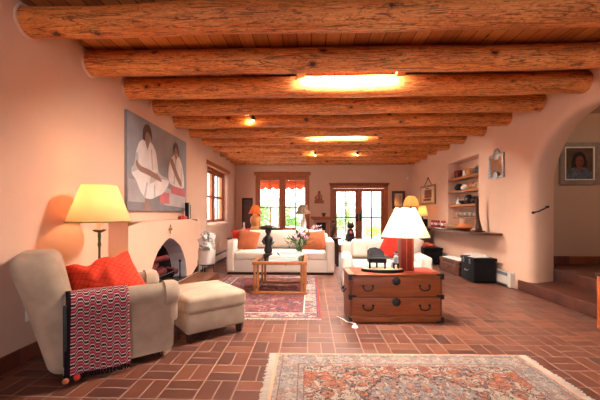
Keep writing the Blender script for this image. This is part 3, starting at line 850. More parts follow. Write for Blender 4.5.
md = c.modifiers.new('thick','SOLIDIFY'); md.thickness = .008; md.offset = 1
m = MB()
for k in range(40):
    u = (k+.5)/40; p = Vector(thr(u,1)); m.tube([p, p+Vector((.006*sin(k*3),-.004,-.018)), p+Vector((.01*sin(k*2.3),-.006,-.036))], .0035, 5)
obj('fringe', m, THR, tb)
for u in (.02, .16):
    p = Vector(thr(u,1)); m = MB(); m.ball((p.x,p.y-.005,p.z-.02), .022, 10, 8); obj('pompom', m, ORG if u<.1 else REDC, tb)
m = MB(); m.box(-.385,-.362,-.442,-.424,.14,.58,bev=.006); obj('dark_selvage', m, IRON, tb)

# ------------------------------------------------------------------ lamps
def lamp_light(parent, z, e, c=(1,.60,.28), s=.05, x=0, y=0):
    light('bulb_light', 'POINT', (x,y,z), e, c, parent, s)
def shade(parent, z0, z1, r0, r1, mat, name='lamp_shade', trim=None, seg=36, sq=None):
    m = MB()
    prof = [(r0+(r1-r0)*k/6, z0+(z1-z0)*k/6) for k in range(7)]
    m.lathe(prof, seg, cap=False); o = obj(name, m, mat, parent)
    if trim:
        m = MB(); m.lathe([(r0+.002,z0),(r0+.003,z0+.012),(r0-.003,z0+.012),(r0-.003,z0),(r0+.002,z0)], seg, cap=False); obj('shade_trim', m, trim, o)
    return o
fl = thing('floor_lamp', 'tall floor lamp with a glowing cream shade behind the beige armchair', 'lamp', (-2.085, 3.175, 0))
m = MB(); m.lathe([(.12,0),(.12,.012),(.03,.03),(.014,.05)], 24); obj('base', m, BRZ, fl)
m = MB(); m.lathe([(.011,.04),(.011,.60),(.016,.63),(.011,.66),(.011,.9),(.018,.93),(.012,.96),(.016,1.02),(.012,1.05)], 14); obj('pole', m, BRZ, fl)
m = MB(); m.lathe([(.012,1.045),(.05,1.06),(.062,1.075),(.058,1.078),(.014,1.065)], 24); obj('drip_dish', m, BRZ, fl)
m = MB(); m.lathe([(.022,1.065),(.022,1.24)], 16); obj('candle_sleeve', m, IVY, fl)
m = MB(); m.ball((0,0,1.29), .035); obj('bulb', m, BULB, fl)
shade(fl, 1.15, 1.51, .285, .155, SHC, trim=BRS)
lamp_light(fl, 1.33, 9, (1,.52,.21))
# tansu chest
ch = thing('wooden_chest', 'low reddish wooden chest with black iron fittings and two drawers', 'chest', (.945, 3.985, 0), radians(3))
w2, d2, hh = .525, .225, .55
m = MB(); m.box(-w2,w2,-d2+.012,d2,.0,hh-.03,bev=.004); obj('carcass', m, TANSUD, ch)
m = MB(); m.box(-w2-.012,w2+.012,-d2-.008,d2+.008,hh-.03,hh,bev=.006); obj('top', m, TANSU, ch)
m = MB(); m.box(-w2+.01,w2-.01,-d2-.002,-d2+.02,.005,.075,bev=.003); obj('plinth', m, TANSU, ch)
for z0_, z1_ in ((.08,.285),(.295,.515)):
    m = MB(); m.box(-w2+.03,w2-.03,-d2-.004,-d2+.02,z0_,z1_,bev=.004); dr = obj('drawer', m, TANSU, ch)
    m = MB(); m.T = Matrix.Translation((0,-d2-.004,z1_-.045 if z0_>.2 else z1_-.05)) @ Matrix.Rotation(pi/2,4,'X'); m.lathe([(.047,0),(.047,.006),(.04,.010),(.012,.012),(.0,.016)], 24); obj('lock_plate', m, IRON, dr)
    for s in (-1,1):
        zc = (z0_+z1_)/2-.005; xc = s*.32
        m = MB(); pts = [(xc-.055,-d2-.014,zc+.02)]
        for k in range(9):
            a = pi+pi*k/8; pts.append((xc+.055*cos(a), -d2-.022, zc+.0+.035*sin(a)))
        pts.append((xc+.055,-d2-.014,zc+.02)); m.tube(pts, .0075, 8)
        for q in (-.055,.055): m.ball((xc+q,-d2-.01,zc+.02), .014)
        obj('drawer_handle', m, IRON, dr)
for sx in (-1,1):
    for z0_, z1_ in ((0,.06),(.265,.315),(hh-.06,hh)):
        m = MB(); a, b = sorted((sx*(w2-.07), sx*(w2+.014))); m.box(a,b,-d2-.012,-d2+.004,z0_,z0_+.018) if z0_ == 0 else m.box(a,b,-d2-.012,-d2+.004,z1_-.018,z1_)
        a, b = sorted((sx*(w2-.022), sx*(w2+.014))); m.box(a,b,-d2-.013,-d2+.05,z0_,z1_); obj('corner_iron', m, IRON, ch, smooth=False)
m = MB(); m.tube([(-w2-.02,-.06,.36),(-w2-.05,-.08,.32),(-w2-.05,.08,.32),(-w2-.02,.06,.36)], .008, 8); obj('side_handle', m, IRON, ch)
# added red sheet, painting in the red-orange light on the chest top
m = MB(); m.box(-.47,.5,-.19,.2,0,.004,bev=.001); o = obj('chest_light_sheet', m, fabric('red_chest_light',(.42,.05,.025),.2), loc=(.945,3.985,hh+.001), rot=radians(3)); tag(o, 'flat added red sheet imitating red-orange light on the wooden chest top', 'cloth')
# chest lamp
zt_ = hh+.006
cl = thing('table_lamp', 'large white-shaded table lamp with a square red lacquer base on the chest', 'lamp', (1.13, 4.02, zt_), radians(6))
m = MB(); m.box(-.075,.075,-.075,.075,0,.40,bev=.006); obj('base', m, RLAC, cl)
m = MB(); m.box(-.018,-.010,-.0775,-.074,.01,.39); m.box(.052,.058,-.0775,-.074,.01,.39); obj('base_line', m, TERR, cl)
m = MB(); m.lathe([(.012,.40),(.012,.58)], 10); obj('stem', m, BRS, cl)
m = MB(); m.ball((0,0,.56), .035); obj('bulb', m, BULB, cl)
def wb(w_, z): return 1+.0*w_
m = MB(); seg = 40
prof = [(.285+(.118-.285)*k/8, .40+(.74-.40)*k/8+0) for k in range(9)]
vs, fs = [], []
for i,(r_,z) in enumerate(prof):
    for k in range(seg):
        a = 2*pi*k/seg; zz = z + (.014*cos(a*6) if i == 8 else 0); vs.append((r_*cos(a), r_*sin(a), zz))
for i in range(8):
    for k in range(seg): fs.append((i*seg+k, i*seg+(k+1)%seg, (i+1)*seg+(k+1)%seg, (i+1)*seg+k))
m.add(vs, fs); obj('lamp_shade', m, SHW_, cl)
lamp_light(cl, .60, 15, (1,.70,.42))

# piano figurine
pf = thing('piano_figurine', 'small black grand piano model with raised lid on an oval base', 'figurine', (.83, 3.90, zt_), radians(-4))
m = MB(); m.lathe([(.245,0),(.25,.012),(.245,.03),(.235,.034)], 40, sx=1, sy=.46); obj('base_rim', m, BLK, pf)
m = MB(); m.lathe([(.228,.034),(.225,.038)], 40, sx=1, sy=.44); obj('base_top', m, TAN, pf)
cx = -.06
m = MB(); pl = [(-.105,-.05),(.10,-.05),(.10,.02),(.06,.05),(.0,.06),(-.05,.075),(-.105,.075)]
m.prism([(cx+u, v) for u, v in pl], 'z', .105, .155); obj('piano_body', m, BLK, pf, smooth=False)
m = MB(); m.T = Matrix.Translation((cx+.0,.06,.152)) @ Matrix.Rotation(radians(66),4,'X') @ Matrix.Scale(1.02,4)
m.prism([(-.105,0),(.10,0),(.085,.07),(.05,.105),(-.01,.125),(-.075,.115),(-.105,.08)], 'z', 0, .006); obj('piano_lid', m, simple('grey_black_lacquer',(.035,.035,.042),.25,.3,6,.6), pf, smooth=False)
for x, y in ((-.09,-.035),(.085,-.035),(.0,.045)):
    m = MB(); m.box(cx+x-.011,cx+x+.011,y-.011,y+.011,.038,.118); obj('piano_leg', m, BLK, pf, smooth=False)
m = MB(); m.box(cx+.095,cx+.115,-.05,.02,.118,.13); obj('keyboard', m, WCER, pf, smooth=False)
m = MB(); m.tube([(cx-.10,.055,.15),(cx-.085,.01,.24)], .003, 6); m.tube([(cx-.12,-.045,.04),(cx-.12,-.045,.30)], .003, 6); obj('lid_prop', m, BRS, pf)
m = MB(); m.box(.125,.185,-.03,.03,.085,.10,bev=.004)
for sx in (.13,.178):
    for sy in (-.025,.022): m.box(sx-.006,sx+.006,sy-.006,sy+.006,.038,.09)
obj('figurine_bench', m, BLK, pf)
m = MB(); m.lathe([(.0,.0),(.028,.0),(.03,.02),(.024,.05),(.028,.075),(.014,.092),(.0,.095)], 14, (.155,0,.10)); m.ball((.152,0,.215), .021, 12, 8)
m.tube([(.145,-.01,.112),(.11,-.012,.108),(.108,-.012,.05)], .010, 8); m.tube([(.145,.012,.112),(.11,.014,.108),(.106,.014,.05)], .010, 8)
m.tube([(.152,-.022,.172),(.128,-.026,.145),(.098,-.02,.145)], .007, 8); m.tube([(.152,.022,.172),(.128,.026,.145),(.098,.02,.145)], .007, 8)
fb = obj('pianist_figure', m, simple('pale_blue_glaze',(.45,.52,.62),.35,.25,20), pf)
m = MB(); m.ball((.156,0,.226), .021, 12, 8, sc=(1,1.02,.75)); obj('pianist_hair', m, BRZ, fb)
# floor plug and cord
m = MB(); m.lathe([(.035,0),(.03,.012),(.012,.03),(.006,.045)], 14, (.47,3.60,0)); m.tube([(.47,3.60,.04),(.44,3.66,.03),(.40,3.74,.012),(.36,3.86,.008),(.30,3.95,.008)], .005, 6)
tag(obj('floor_plug', m, PAP), 'small white plug and cord on the bricks by the chest corner', 'plug')

# ------------------------------------------------------------------ rugs
def rug(name, label, loc, hx, hy, mat, fr_axis, rz=0):
    t = thing(name, label, 'rug', loc, rz)
    m = MB(); m.box(-hx,hx,-hy,hy,.0,.010,bev=.003); obj('pile', m, mat, t)
    for s in (-1,1):
        m = MB(); L = hy if fr_axis == 'x' else hx; n = int(L*2/.014)
        for k in range(n):
            q = -L + (k+.5)*2*L/n; j = random.uniform(-.006,.006); ln = random.uniform(.05,.07) if fr_axis=='x' else random.uniform(.02,.035)
            e = (hx if fr_axis=='x' else hy)
            P = [(s*(e-.002), q, .006), (s*(e+ln*.5), q+j*.5, .006), (s*(e+ln), q+j, .004)]
            if fr_axis == 'y': P = [(b, a, c) for a, b, c in P]
            m.tube(P, .0045, 4)
        obj('fringe', m, FRG, t)
rug('persian_rug', 'large beige and orange patterned rug with white fringe in the foreground', (.76, 2.19, 0), 1.05, .72, RUGA, 'x', radians(1.0))
rug('persian_rug', 'dark red patterned rug under the coffee table', (-.75, 5.16, 0), .86, 1.31, RUGB, 'y')

# ------------------------------------------------------------------ sofa etc
def sofa(name, label, cat, loc, rz, W, D, nseat, nback, hb, ha, aw=.19, hs=.45, wide=False):
    t = thing(name, label, cat, loc, rz); hw = W/2
    m = MB(); m.box(-hw+.02,hw-.02,.02,D-.02,.0,.06); obj('plinth', m, DKW, t, smooth=False)
    m = MB(); m.box(-hw+.01,hw-.01,.015,D-.02,.045,.295,bev=.015); obj('base', m, WHT, t)
    for s in (-1,1):
        a, b = sorted((s*(hw-aw), s*hw)); m = MB(); m.box(a,b,0,D-.04,.05,ha,bev=.045,seg=4); obj('arm', m, WHT, t)
    m = MB(); bx_ = hw if wide else hw-aw*.6; m.box(-bx_,bx_,D-.24,D,.06,hb-.05,bev=.05,seg=4); obj('back', m, WHT, t)
    inw = W-2*aw
    for k in range(nseat):
        w_ = inw/nseat; x = -inw/2+w_*(k+.5)
        m = MB(); m.rbox((x,.30,hs-.075),(w_-.006,.62,.16),.045,4,5,lambda p: Vector((p.x,p.y,p.z+.02*(1-(p.x/(w_/2))**2)*(1-(p.y/.31)**2)*(p.z>0)))); obj('seat_cushion', m, WHT2, t)
    for k in range(nback):
        w_ = inw/nback; x = -inw/2+w_*(k+.5)
        m = MB(); m.T = Matrix.Translation((x,D-.30,hs+.03+(hb-hs)/2-.01)) @ Matrix.Rotation(radians(-12),4,'X')
        m.rbox((0,0,0),(w_-.008,.17,hb-hs),.06,4,6,lambda p: Vector((p.x,p.y+(.03 if p.y>0 else -.03)*(1-(p.x/(w_/2))**2)*(1-(p.z/((hb-hs)/2))**2),p.z))); obj('back_cushion', m, WHT2, t)
    return t
sofa('sofa', 'long white slipcovered sofa behind the coffee table', 'sofa', (-.63, 6.60, 0), 0, 2.18, .95, 3, 3, .84, .69, .165)
sofa('armchair', 'white slipcovered armchair behind the wooden chest', 'armchair', (1.20, 5.30, 0), radians(-4), 1.42, .92, 1, 1, .75, .54, .17, .42, True)
def pillow(label, x, y, z, w_, h_, rx, ry, mat, t=.17, seed=0, rz=0, group=None):
    m = MB(); m.pillow(w_, h_, t, 14, .05, 0, .015, seed); o = obj('throw_pillow', m, mat, loc=(x,y,z))
    o.rotation_euler = (radians(rx), radians(ry), radians(rz)); return tag(o, label, 'pillow', group)
pillow('orange square pillow leaning at the left end of the white sofa', -1.36, 7.00, .655, .46, .45, -20, 12, ORG, .16, 1, 8)
pillow('dark red pillow half hidden behind the orange one at the sofa left end', -1.50, 7.10, .68, .40, .44, -20, -8, REDC, .13, 2, 22)
pillow('orange square pillow leaning at the right end of the white sofa', .05, 7.00, .655, .50, .43, -20, -5, ORG, .16, 3, -8)
pillow('cream pillow behind the orange one at the sofa right end', -.16, 7.14, .69, .44, .46, -18, 10, WHT, .13, 4, -4)
pillow('red pillow leaning on the back of the white armchair behind the piano model', 1.42, 5.80, .66, .42, .42, -22, 28, REDC, .15, 5)
pillow('pale cream pillow tilted beside the red one on the white armchair', 1.68, 5.86, .70, .52, .42, -22, 30, WHT2, .14, 6)

# ------------------------------------------------------------------ coffee table
ct = thing('coffee_table', 'square light wood coffee table with glass top on the red rug', 'table', (-.48, 5.36, .012))
hw, hd, zz = .415, .43, .495
m = MB()
for a in ((-hw,hw,-hd,-hd+.06),(-hw,hw,hd-.06,hd),(-hw,-hw+.06,-hd+.06,hd-.06),(hw-.06,hw,-hd+.06,hd-.06)): m.box(*a, zz-.045, zz, bev=.006)
obj('top_frame', m, CTAB, ct)
m = MB(); m.box(-hw+.055,hw-.055,-hd+.055,hd-.055,zz-.014,zz-.004); obj('glass_top', m, TGL, ct, smooth=False)
for sx in (-1,1):
    for sy in (-1,1):
        m = MB(); 
        for dx, dy in ((0,0),(.05,.0)):
            x = sx*(hw-.035-dx); y = sy*(hd-.035-dy); m.box(x-.017,x+.017,y-.017,y+.017,.0 if dx==0 else .02,zz-.04,bev=.005)
        obj('leg', m, CTAB, ct)
for sy in (-1,1):
    m = MB(); m.box(-hw,hw,sy*(hd-.035)-.02,sy*(hd-.035)+.02,.0,.04,bev=.006); obj('stretcher', m, CTAB, ct)
for sx in (-1,1):
    m = MB(); m.box(sx*(hw-.035)-.015,sx*(hw-.035)+.015,-hd+.05,hd-.05,.005,.035,bev=.006); obj('stretcher', m, CTAB, ct)
TZ = .012+zz
# statue
st = thing('carved_statue', 'dark carved standing figure with a broad flat headpiece on the coffee table', 'statue', (-.74, 5.62, TZ-.003))
m = MB(); m.lathe([(.085,0),(.09,.02),(.08,.04),(.05,.05)], 20); obj('plinth', m, BLKS, st)
m = MB(); m.lathe([(.05,.045),(.07,.09),(.062,.14),(.05,.18),(.055,.22),(.068,.27),(.07,.31),(.05,.345),(.03,.36),(.032,.38),(.05,.41),(.052,.44),(.035,.465),(.02,.47)], 18, sx=1.05, sy=.85)
m.tube([(.06,0,.31),(.095,-.03,.25),(.06,-.06,.20)], [.024,.022,.018], 8); m.tube([(-.06,0,.31),(-.09,-.03,.25),(-.055,-.065,.21)], [.024,.022,.018], 8)
m.ball((0,-.05,.425), .012); obj('figure_body', m, BLKS, st)
m = MB(); m.lathe([(.03,.45),(.09,.455),(.15,.47),(.165,.485),(.14,.505),(.09,.52),(.03,.53)], 22, sy=.7, wob=lambda w_, z: 1+.06*sin(w_*5+z*30)); obj('headpiece', m, BLKS, st)
# books on coffee table
zb = TZ-.003
for k, (bx, by, w_, d_, h_, rz, mt, lab) in enumerate(((-.44,5.16,.46,.32,.042,6,GREYB,'grey picture book at the bottom of the coffee table stack'),(-.41,5.17,.42,.30,.034,-10,PAP,'pale book in the middle of the coffee table stack'),(-.34,5.20,.38,.26,.036,14,GREYB,'grey book on top of the coffee table stack'))):
    t = thing('book', lab, 'book', (bx,by,zb), radians(rz), 'books on the coffee table')
    m = MB(); m.box(-w_/2+.004,w_/2-.004,-d_/2+.004,d_/2-.004,.003,h_-.003); obj('pages', m, PAP, t, smooth=False)
    m = MB(); m.box(-w_/2,w_/2,-d_/2,d_/2,0,.003); m.box(-w_/2,w_/2,-d_/2,d_/2,h_-.003,h_); m.box(-w_/2,-w_/2+.004,-d_/2,d_/2,.003,h_-.003); obj('cover', m, mt, t, smooth=False)
    zb += h_+.0005
# flowers
vz = TZ-.003
fv = thing('glass_vase', 'clear glass vase on the coffee table holding pink flowers', 'vase', (-.19, 5.42, vz))
m = MB(); m.lathe([(.04,0),(.045,.01),(.05,.06),(.045,.13),(.052,.17),(.048,.17),(.041,.13),(.046,.06),(.038,.014),(0,.012)], 20, cap=False); obj('vessel', m, CLG, fv)
m = MB(); m.lathe([(.0,.013),(.036,.013),(.044,.06),(.042,.11),(0,.11)], 18); obj('water', m, simple('yellow_green_water',(.45,.40,.08),.2,.1), fv)
bq = thing('flower_bouquet', 'bunch of pink peonies and green leaves in the coffee table vase', 'flowers', (-.19, 5.42, vz+.02))
heads = [(-.055,-.06,.30,.052),(.06,-.04,.345,.05),(-.005,.05,.37,.046),(.10,.05,.30,.040)]
for (x,y,z,r_) in heads:
    m = MB(); m.tube([(0,0,.0),(x*.35,y*.35,z*.5),(x,y,z-.02)], .004, 6); sm = obj('stem', m, GRN, bq)
    m = MB()
    for k in range(26):
        a = k*2.4; ph = 1.3-1.9*(k/26); q = Vector((cos(a)*cos(ph), sin(a)*cos(ph), sin(ph)))
        m.ball((x+q.x*r_*.62, y+q.y*r_*.62, z+q.z*r_*.55), r_*.46, 7, 5)
    obj('bloom', m, PNK, sm)
m = MB(); rnd = random.Random(3)
for k in range(130):
    a = rnd.uniform(0,2*pi); e = rnd.uniform(-.2,1.2); R_ = rnd.uniform(.07,.25)
    c = Vector((cos(a)*cos(e)*R_, sin(a)*cos(e)*R_, .20+sin(e)*R_*.85)); d = (c-Vector((0,0,.12))).normalized(); s_ = d.cross(Vector((0,0,1))).normalized()*rnd.uniform(.012,.022); l_ = rnd.uniform(.05,.10)
    up = Vector((0,0,.008)); m.add([c, c+d*l_*.5+s_+up, c+d*l_, c+d*l_*.5-s_+up, c+d*l_*.5-up*.4], [(0,1,4),(1,2,4),(2,3,4),(3,0,4)])
    if k % 4 == 0: m.tube([(0,0,.05), c*.6+Vector((0,0,.06)), c], .0025, 5)
for k in range(7):
    p = Vector((-.10-.02*k, -.02, .26-.022*k*k*.5)); m.add([p, p+Vector((-.02,.0,.012)), p+Vector((-.015,0,-.03))], [(0,1,2)])
obj('foliage', m, GRN, bq, smooth=False)

# ------------------------------------------------------------------ console behind sofa
cs = thing('console_table', 'long dark console table behind the white sofa', 'table', (-.64, 7.86, 0))
m = MB(); m.box(-1.33,1.33,-.23,.23,.625,.66,bev=.006); obj('top', m, DKW, cs)
m = MB(); m.box(-1.26,1.26,-.18,.18,.54,.625); obj('apron', m, DKW, cs, smooth=False)
for x in (-1.24,1.24):
    for y in (-.17,.17):
        m = MB(); m.box(x-.03,x+.03,y-.03,y+.03,0,.56,bev=.004); obj('leg', m, DKW, cs)
ZT = .661
gl = thing('table_lamp', 'gourd-shaped orange clay lamp with orange shade behind the sofa', 'lamp', (-1.34, 7.84, ZT))
m = MB(); m.lathe([(.07,0),(.12,.03),(.15,.10),(.148,.16),(.12,.22),(.09,.265),(.10,.30),(.125,.36),(.128,.42),(.105,.49),(.06,.53),(.025,.55),(.02,.57)], 26); obj('base', m, ORCER, gl)
shade(gl, .56, .77, .17, .065, SHO, seg=28); m = MB(); m.ball((0,0,.62), .025); obj('bulb', m, BULB, gl); lamp_light(gl, .64, .9, (1,.55,.25), .03)
l2 = thing('table_lamp', 'slim white lamp with a tan shade on the console by the window', 'lamp', (-.19, 7.9, ZT))
m = MB(); m.lathe([(.08,0),(.085,.02),(.05,.05),(.045,.10),(.065,.20),(.07,.30),(.05,.42),(.025,.48),(.018,.56)], 22); obj('base', m, WCER, l2)
shade(l2, .555, .785, .19, .075, SHB, seg=28)
m = MB(); m.lathe([(.05,0),(.055,.02),(.05,.14),(.035,.22),(.02,.27),(.03,.32),(.012,.36),(0,.365)], 18); tag(obj('lidded_jar', m, WCER, loc=(-1.62,7.86,ZT)), 'slender white jar left of the gourd lamp on the console', 'jar')
m = MB(); m.box(-.11,.11,-.08,.08,0,.20,bev=.01); t = obj('wooden_box', m, simple('orange_box_wood',(.55,.19,.06),.5,.15), loc=(-.58,7.84,ZT)); tag(t, 'orange wooden box at the middle of the console', 'box')
m = MB(); m.box(-.112,.112,-.082,.082,.15,.158); obj('box_lid_line', m, DKW, t, smooth=False)
for k, (x, r_, mt, lab) in enumerate(((-.95,.12,CLG,'clear glass bowl near the gourd lamp on the console'),(-.78,.10,WCER,'white bowl left of the orange box on the console'),(-.36,.11,PAP,'white footed bowl between orange box and tan-shaded lamp'),(.10,.13,WCER,'wide white bowl on the console right of the tan-shaded lamp'))):
    m = MB(); m.lathe([(r_*.5,0),(r_*.45,.012),(r_*.8,.06),(r_,.13),(r_*.96,.13),(r_*.74,.06),(r_*.3,.022),(0,.02)], 22, cap=False); tag(obj('bowl', m, mt, loc=(x,7.82+.05*(k%2),ZT)), lab, 'bowl', 'bowls on the console')
m = MB(); rr = random.Random(5)
for k in range(70):
    a = rr.uniform(0,6.28); R_ = rr.uniform(.01,.14); z = rr.uniform(.11,.28)
    p = Vector((cos(a)*R_, sin(a)*R_*.7, z)); m.ball(p, rr.uniform(.012,.024), 6, 4)
    if k%5==0: m.tube([(0,0,.02), p], .003, 4)
tag(obj('dried_flowers', m, simple('dried_pink_petal',(.55,.38,.36),.9,.3,30), loc=(.10,7.87,ZT)), 'pale dried flowers heaped in the wide bowl on the console', 'flowers')
sl = thing('carved_figure', 'dark leaning carved figure at the right end of the console', 'statue', (.50, 7.86, ZT), radians(0))
m = MB(); m.box(-.07,.07,-.05,.05,0,.03,bev=.005); obj('plinth', m, DKW, sl)
m = MB(); m.tube([(-.02,0,.03),(.0,0,.12),(.03,0,.22),(.04,0,.30),(.02,0,.36)], [.035,.05,.045,.05,.02], 12); m.ball((.01,0,.40), .035); m.tube([(.03,0,.30),(.09,-.02,.24),(.05,-.03,.16)], .016, 8); m.tube([(.03,0,.30),(-.04,-.02,.22)], .016, 8); obj('figure_body', m, DKW, sl)
# iron side chair behind (bits seen between sofa and armchair)
ic = thing('iron_chair', 'black iron chair standing between the sofa and the white armchair', 'chair', (.86, 7.1, 0), radians(180))
m = MB(); m.box(-.2,.2,-.2,.2,.43,.455,bev=.01); obj('seat', m, IRON, ic)
m = MB(); m.tube([(-.19,.19,.45),(-.2,.24,.68),(0,.26,.75),(.2,.24,.68),(.19,.19,.45)], .012, 8); m.tube([(0,.2,.45),(0,.25,.74)], .009, 8); obj('backrest', m, IRON, ic)
for x in (-.18,.18):
    for y in (-.18,.18):
        m = MB(); m.tube([(x,y,.44),(x*1.15,y*1.15,0)], .012, 8); obj('leg', m, IRON, ic)
# white stool + black sculpture by the door
ss = thing('side_table', 'low round white table in front of the french door', 'table', (1.06, 9.0, 0))
m = MB(); m.lathe([(.22,.40),(.23,.43),(.22,.45)], 24); obj('tabletop', m, WCER, ss); m = MB(); m.lathe([(.15,0),(.05,.04),(.04,.3),(.09,.40)], 18); obj('pedestal', m, WCER, ss)
bs = thing('carved_animal', 'black carved seated animal with a pink spot before the french door', 'statue', (1.06, 9.0, .451))
m = MB(); m.lathe([(.09,0),(.11,.05),(.12,.14),(.10,.24),(.075,.32),(.05,.36)], 18, sy=.8); m.ball((0,-.03,.44), .10, 14, 10, sc=(1,.8,.8))
for s in (-1,1): m.tube([(s*.05,-.02,.50),(s*.075,-.02,.57)], [.03,.006], 8); m.tube([(s*.06,-.07,.2),(s*.065,-.10,.0)], [.04,.03], 8)
obj('body', m, BLKS, bs, angle=1.2)
m = MB(); m.ball((0,-.11,.27), .045, 12, 8); obj('pink_rosette', m, simple('bright_pink',(.75,.10,.25),.6,.2), bs)

# ------------------------------------------------------------------ back wall things
m = MB(); m.box(-.17,.17,-.03,0,0,1.02,bev=.006); t = obj('wall_panel', m, DKW, loc=(-2.04,YB,.70)); tag(t, 'narrow dark wooden framed panel in the far left corner', 'panel')
m = MB(); m.box(-.12,.12,-.036,-.028,.06,.96); obj('inset', m, BRNL, t, smooth=False)
cb = thing('corner_cabinet', 'terracotta plaster-coloured cabinet with a dark niche left of the french door', 'cabinet', (.30, YB-.005, 0))
CAB = simple('cabinet_paint', (.50,.25,.17), .75, .12)
m = MB(); m.box(-.23,.23,-.36,0,0,.55); m.box(-.23,-.15,-.36,0,.55,1.03); m.box(.15,.23,-.36,0,.55,1.03); m.box(-.15,.15,-.03,0,.55,1.03); m.box(-.15,.15,-.36,0,.95,1.03); obj('body', m, CAB, cb, smooth=False)
m = MB(); m.box(-.148,.148,-.034,-.03,.55,.95); m.box(-.148,.148,-.34,-.03,.55,.556); obj('niche_lining', m, DKW, cb, smooth=False)
m = MB(); m.prism([(-.31,1.13),(-.33,1.09),(-.25,1.03),(.25,1.03),(.33,1.09),(.31,1.13)], 'y', -.42, 0); obj('top', m, CARV, cb, smooth=False)
m = MB(); m.lathe([(.05,0),(.07,.05),(.06,.10),(.03,.14)], 16); tag(obj('niche_pot', m, BLKS, loc=(.30,YB-.2,.557)), 'small dark pot inside the terracotta cabinet niche', 'pot')
pp = thing('potted_plant', 'small green potted plant on top of the terracotta cabinet', 'plant', (.38, YB-.22, 1.131))
m = MB(); m.lathe([(.035,0),(.05,.06),(.052,.065),(.03,.06)], 14); obj('pot', m, BRNL, pp)
m = MB(); rr = random.Random(9)
for k in range(40):
    a = rr.uniform(0,6.28); d = Vector((cos(a), sin(a)*.7, rr.uniform(.1,.7))).normalized(); c = Vector((0,0,.06)); l_ = rr.uniform(.07,.13); s_ = d.cross(Vector((0,0,1)))*.025
    m.add([c+d*.02, c+d*l_*.6+s_, c+d*l_, c+d*l_*.6-s_], [(0,1,2,3)])
obj('foliage', m, GRN, pp, smooth=False)
m = MB(); m.box(-.15,.15,-.03,0,0,.10,bev=.008); m.box(-.10,.10,-.04,-.005,.08,.16,bev=.01); m.box(-.035,.035,-.05,-.005,.15,.33,bev=.02); m.ball((0,-.03,.36), .04); m.tube([(.03,-.03,.28),(.075,-.03,.22),(.06,-.03,.15)], .02, 8); m.tube([(-.03,-.03,.28),(-.09,-.03,.20)], .02, 8); m.ball((-.11,-.03,.19), .035); m.box(-.13,-.08,-.03,-.005,.09,.17,bev=.01)
tag(obj('wall_carving', m, CARV, loc=(.24,YB,1.54)), 'reddish carved wooden figure on the wall above the terracotta cabinet', 'carving')
mr = thing('wall_mirror', 'small dark-framed mirror on the back wall right of the french door', 'mirror', (2.72, YB, 1.37))
m = MB(); 
for a in ((-.20,.20,0,.08),(-.20,.20,.48,.56),(-.20,-.12,.08,.48),(.12,.20,.08,.48)): m.box(a[0],a[1],-.03,0,a[2],a[3],bev=.006)
obj('frame', m, BRNL, mr); m = MB(); m.box(-.125,.125,-.012,-.004,.075,.485); obj('mirror_glass', m, MIR, mr, smooth=False)
m = MB(); m.lathe([(.035,0),(.035,.01),(.025,.018)], 16); o = obj('thermostat', m, WCER, loc=(3.0,YB,2.33), rot=(pi/2,0,0)); tag(o, 'tiny round white sensor high on the back wall', 'sensor')
# far right cabinet + lamps
cbk = thing('low_cabinet', 'dark wooden low cabinet under the two lamps in the far right corner', 'cabinet', (2.72, 9.12, 0))
m = MB(); m.box(-.36,.36,-.45,.45,0,.80,bev=.008); obj('body', m, DKW, cbk)
m = MB(); m.box(-.38,.38,-.47,.47,.80,.83,bev=.006); obj('top', m, DKW, cbk)
for s in (-1,1):
    m = MB(); m.box(-.17 if s<0 else -.17, .17,-.465,-.45,.06,.76) if False else m.box(*sorted((s*.01, s*.34)),-.462,-.45,.06,.76,bev=.003); dd = obj('door', m, BRNL, cbk); m = MB(); m.ball((s*.05,-.475,.42), .015); obj('knob', m, BRS, dd)
yl = thing('table_lamp', 'yellow-shaded lamp glowing by the mirror in the far right corner', 'lamp', (2.80, 9.40, .831))
m = MB(); m.lathe([(.09,0),(.09,.02),(.03,.05),(.04,.15),(.07,.28),(.05,.42),(.02,.50),(.015,.62)], 20); obj('base', m, BRZ, yl)
m = MB(); m.lathe([(.215,.60),(.205,.68),(.175,.78),(.12,.86),(.08,.89)], 32, cap=False); obj('lamp_shade', m, SHY, yl); m = MB(); m.ball((0,0,.70), .03); obj('bulb', m, BULB, yl); lamp_light(yl, .72, 3.5, (1,.58,.26), .04)
ol = thing('table_lamp', 'peach-shaded lamp on a black square base against the right wall', 'lamp', (2.94, 8.86, .831), 0)
m = MB(); m.box(-.11,.11,-.09,.09,0,.25,bev=.005); m.lathe([(.015,.25),(.03,.27),(.012,.30),(.012,.36)], 12); obj('base', m, BLK, ol)
shade(ol, .335, .60, .14, .085, SHY, seg=28); m = MB(); m.ball((0,0,.42), .025); obj('bulb', m, BULB, ol); lamp_light(ol, .47, 2.2, (1,.55,.25), .03)
m = MB(); pts = [(.0+.0*cos(a), 0, .0) for a in (0,)]
ring = [(.075*cos(2*pi*k/20), 0, .26+.11*sin(2*pi*k/20)) for k in range(21)]
m.tube(ring, .024, 10); m.lathe([(.05,0),(.055,.03),(.02,.06),(.018,.15)], 16); tag(obj('ring_sculpture', m, IRON, loc=(2.74,8.80,.831+.06)), 'dark ring-shaped sculpture standing between the two corner lamps', 'sculpture')
m = MB(); m.box(-.07,.07,-.07,.07,0,.06); 
tag(obj('sculpture_block', m, DKW, loc=(2.74,8.80,.831)), 'dark wooden block under the ring-shaped sculpture', 'block')

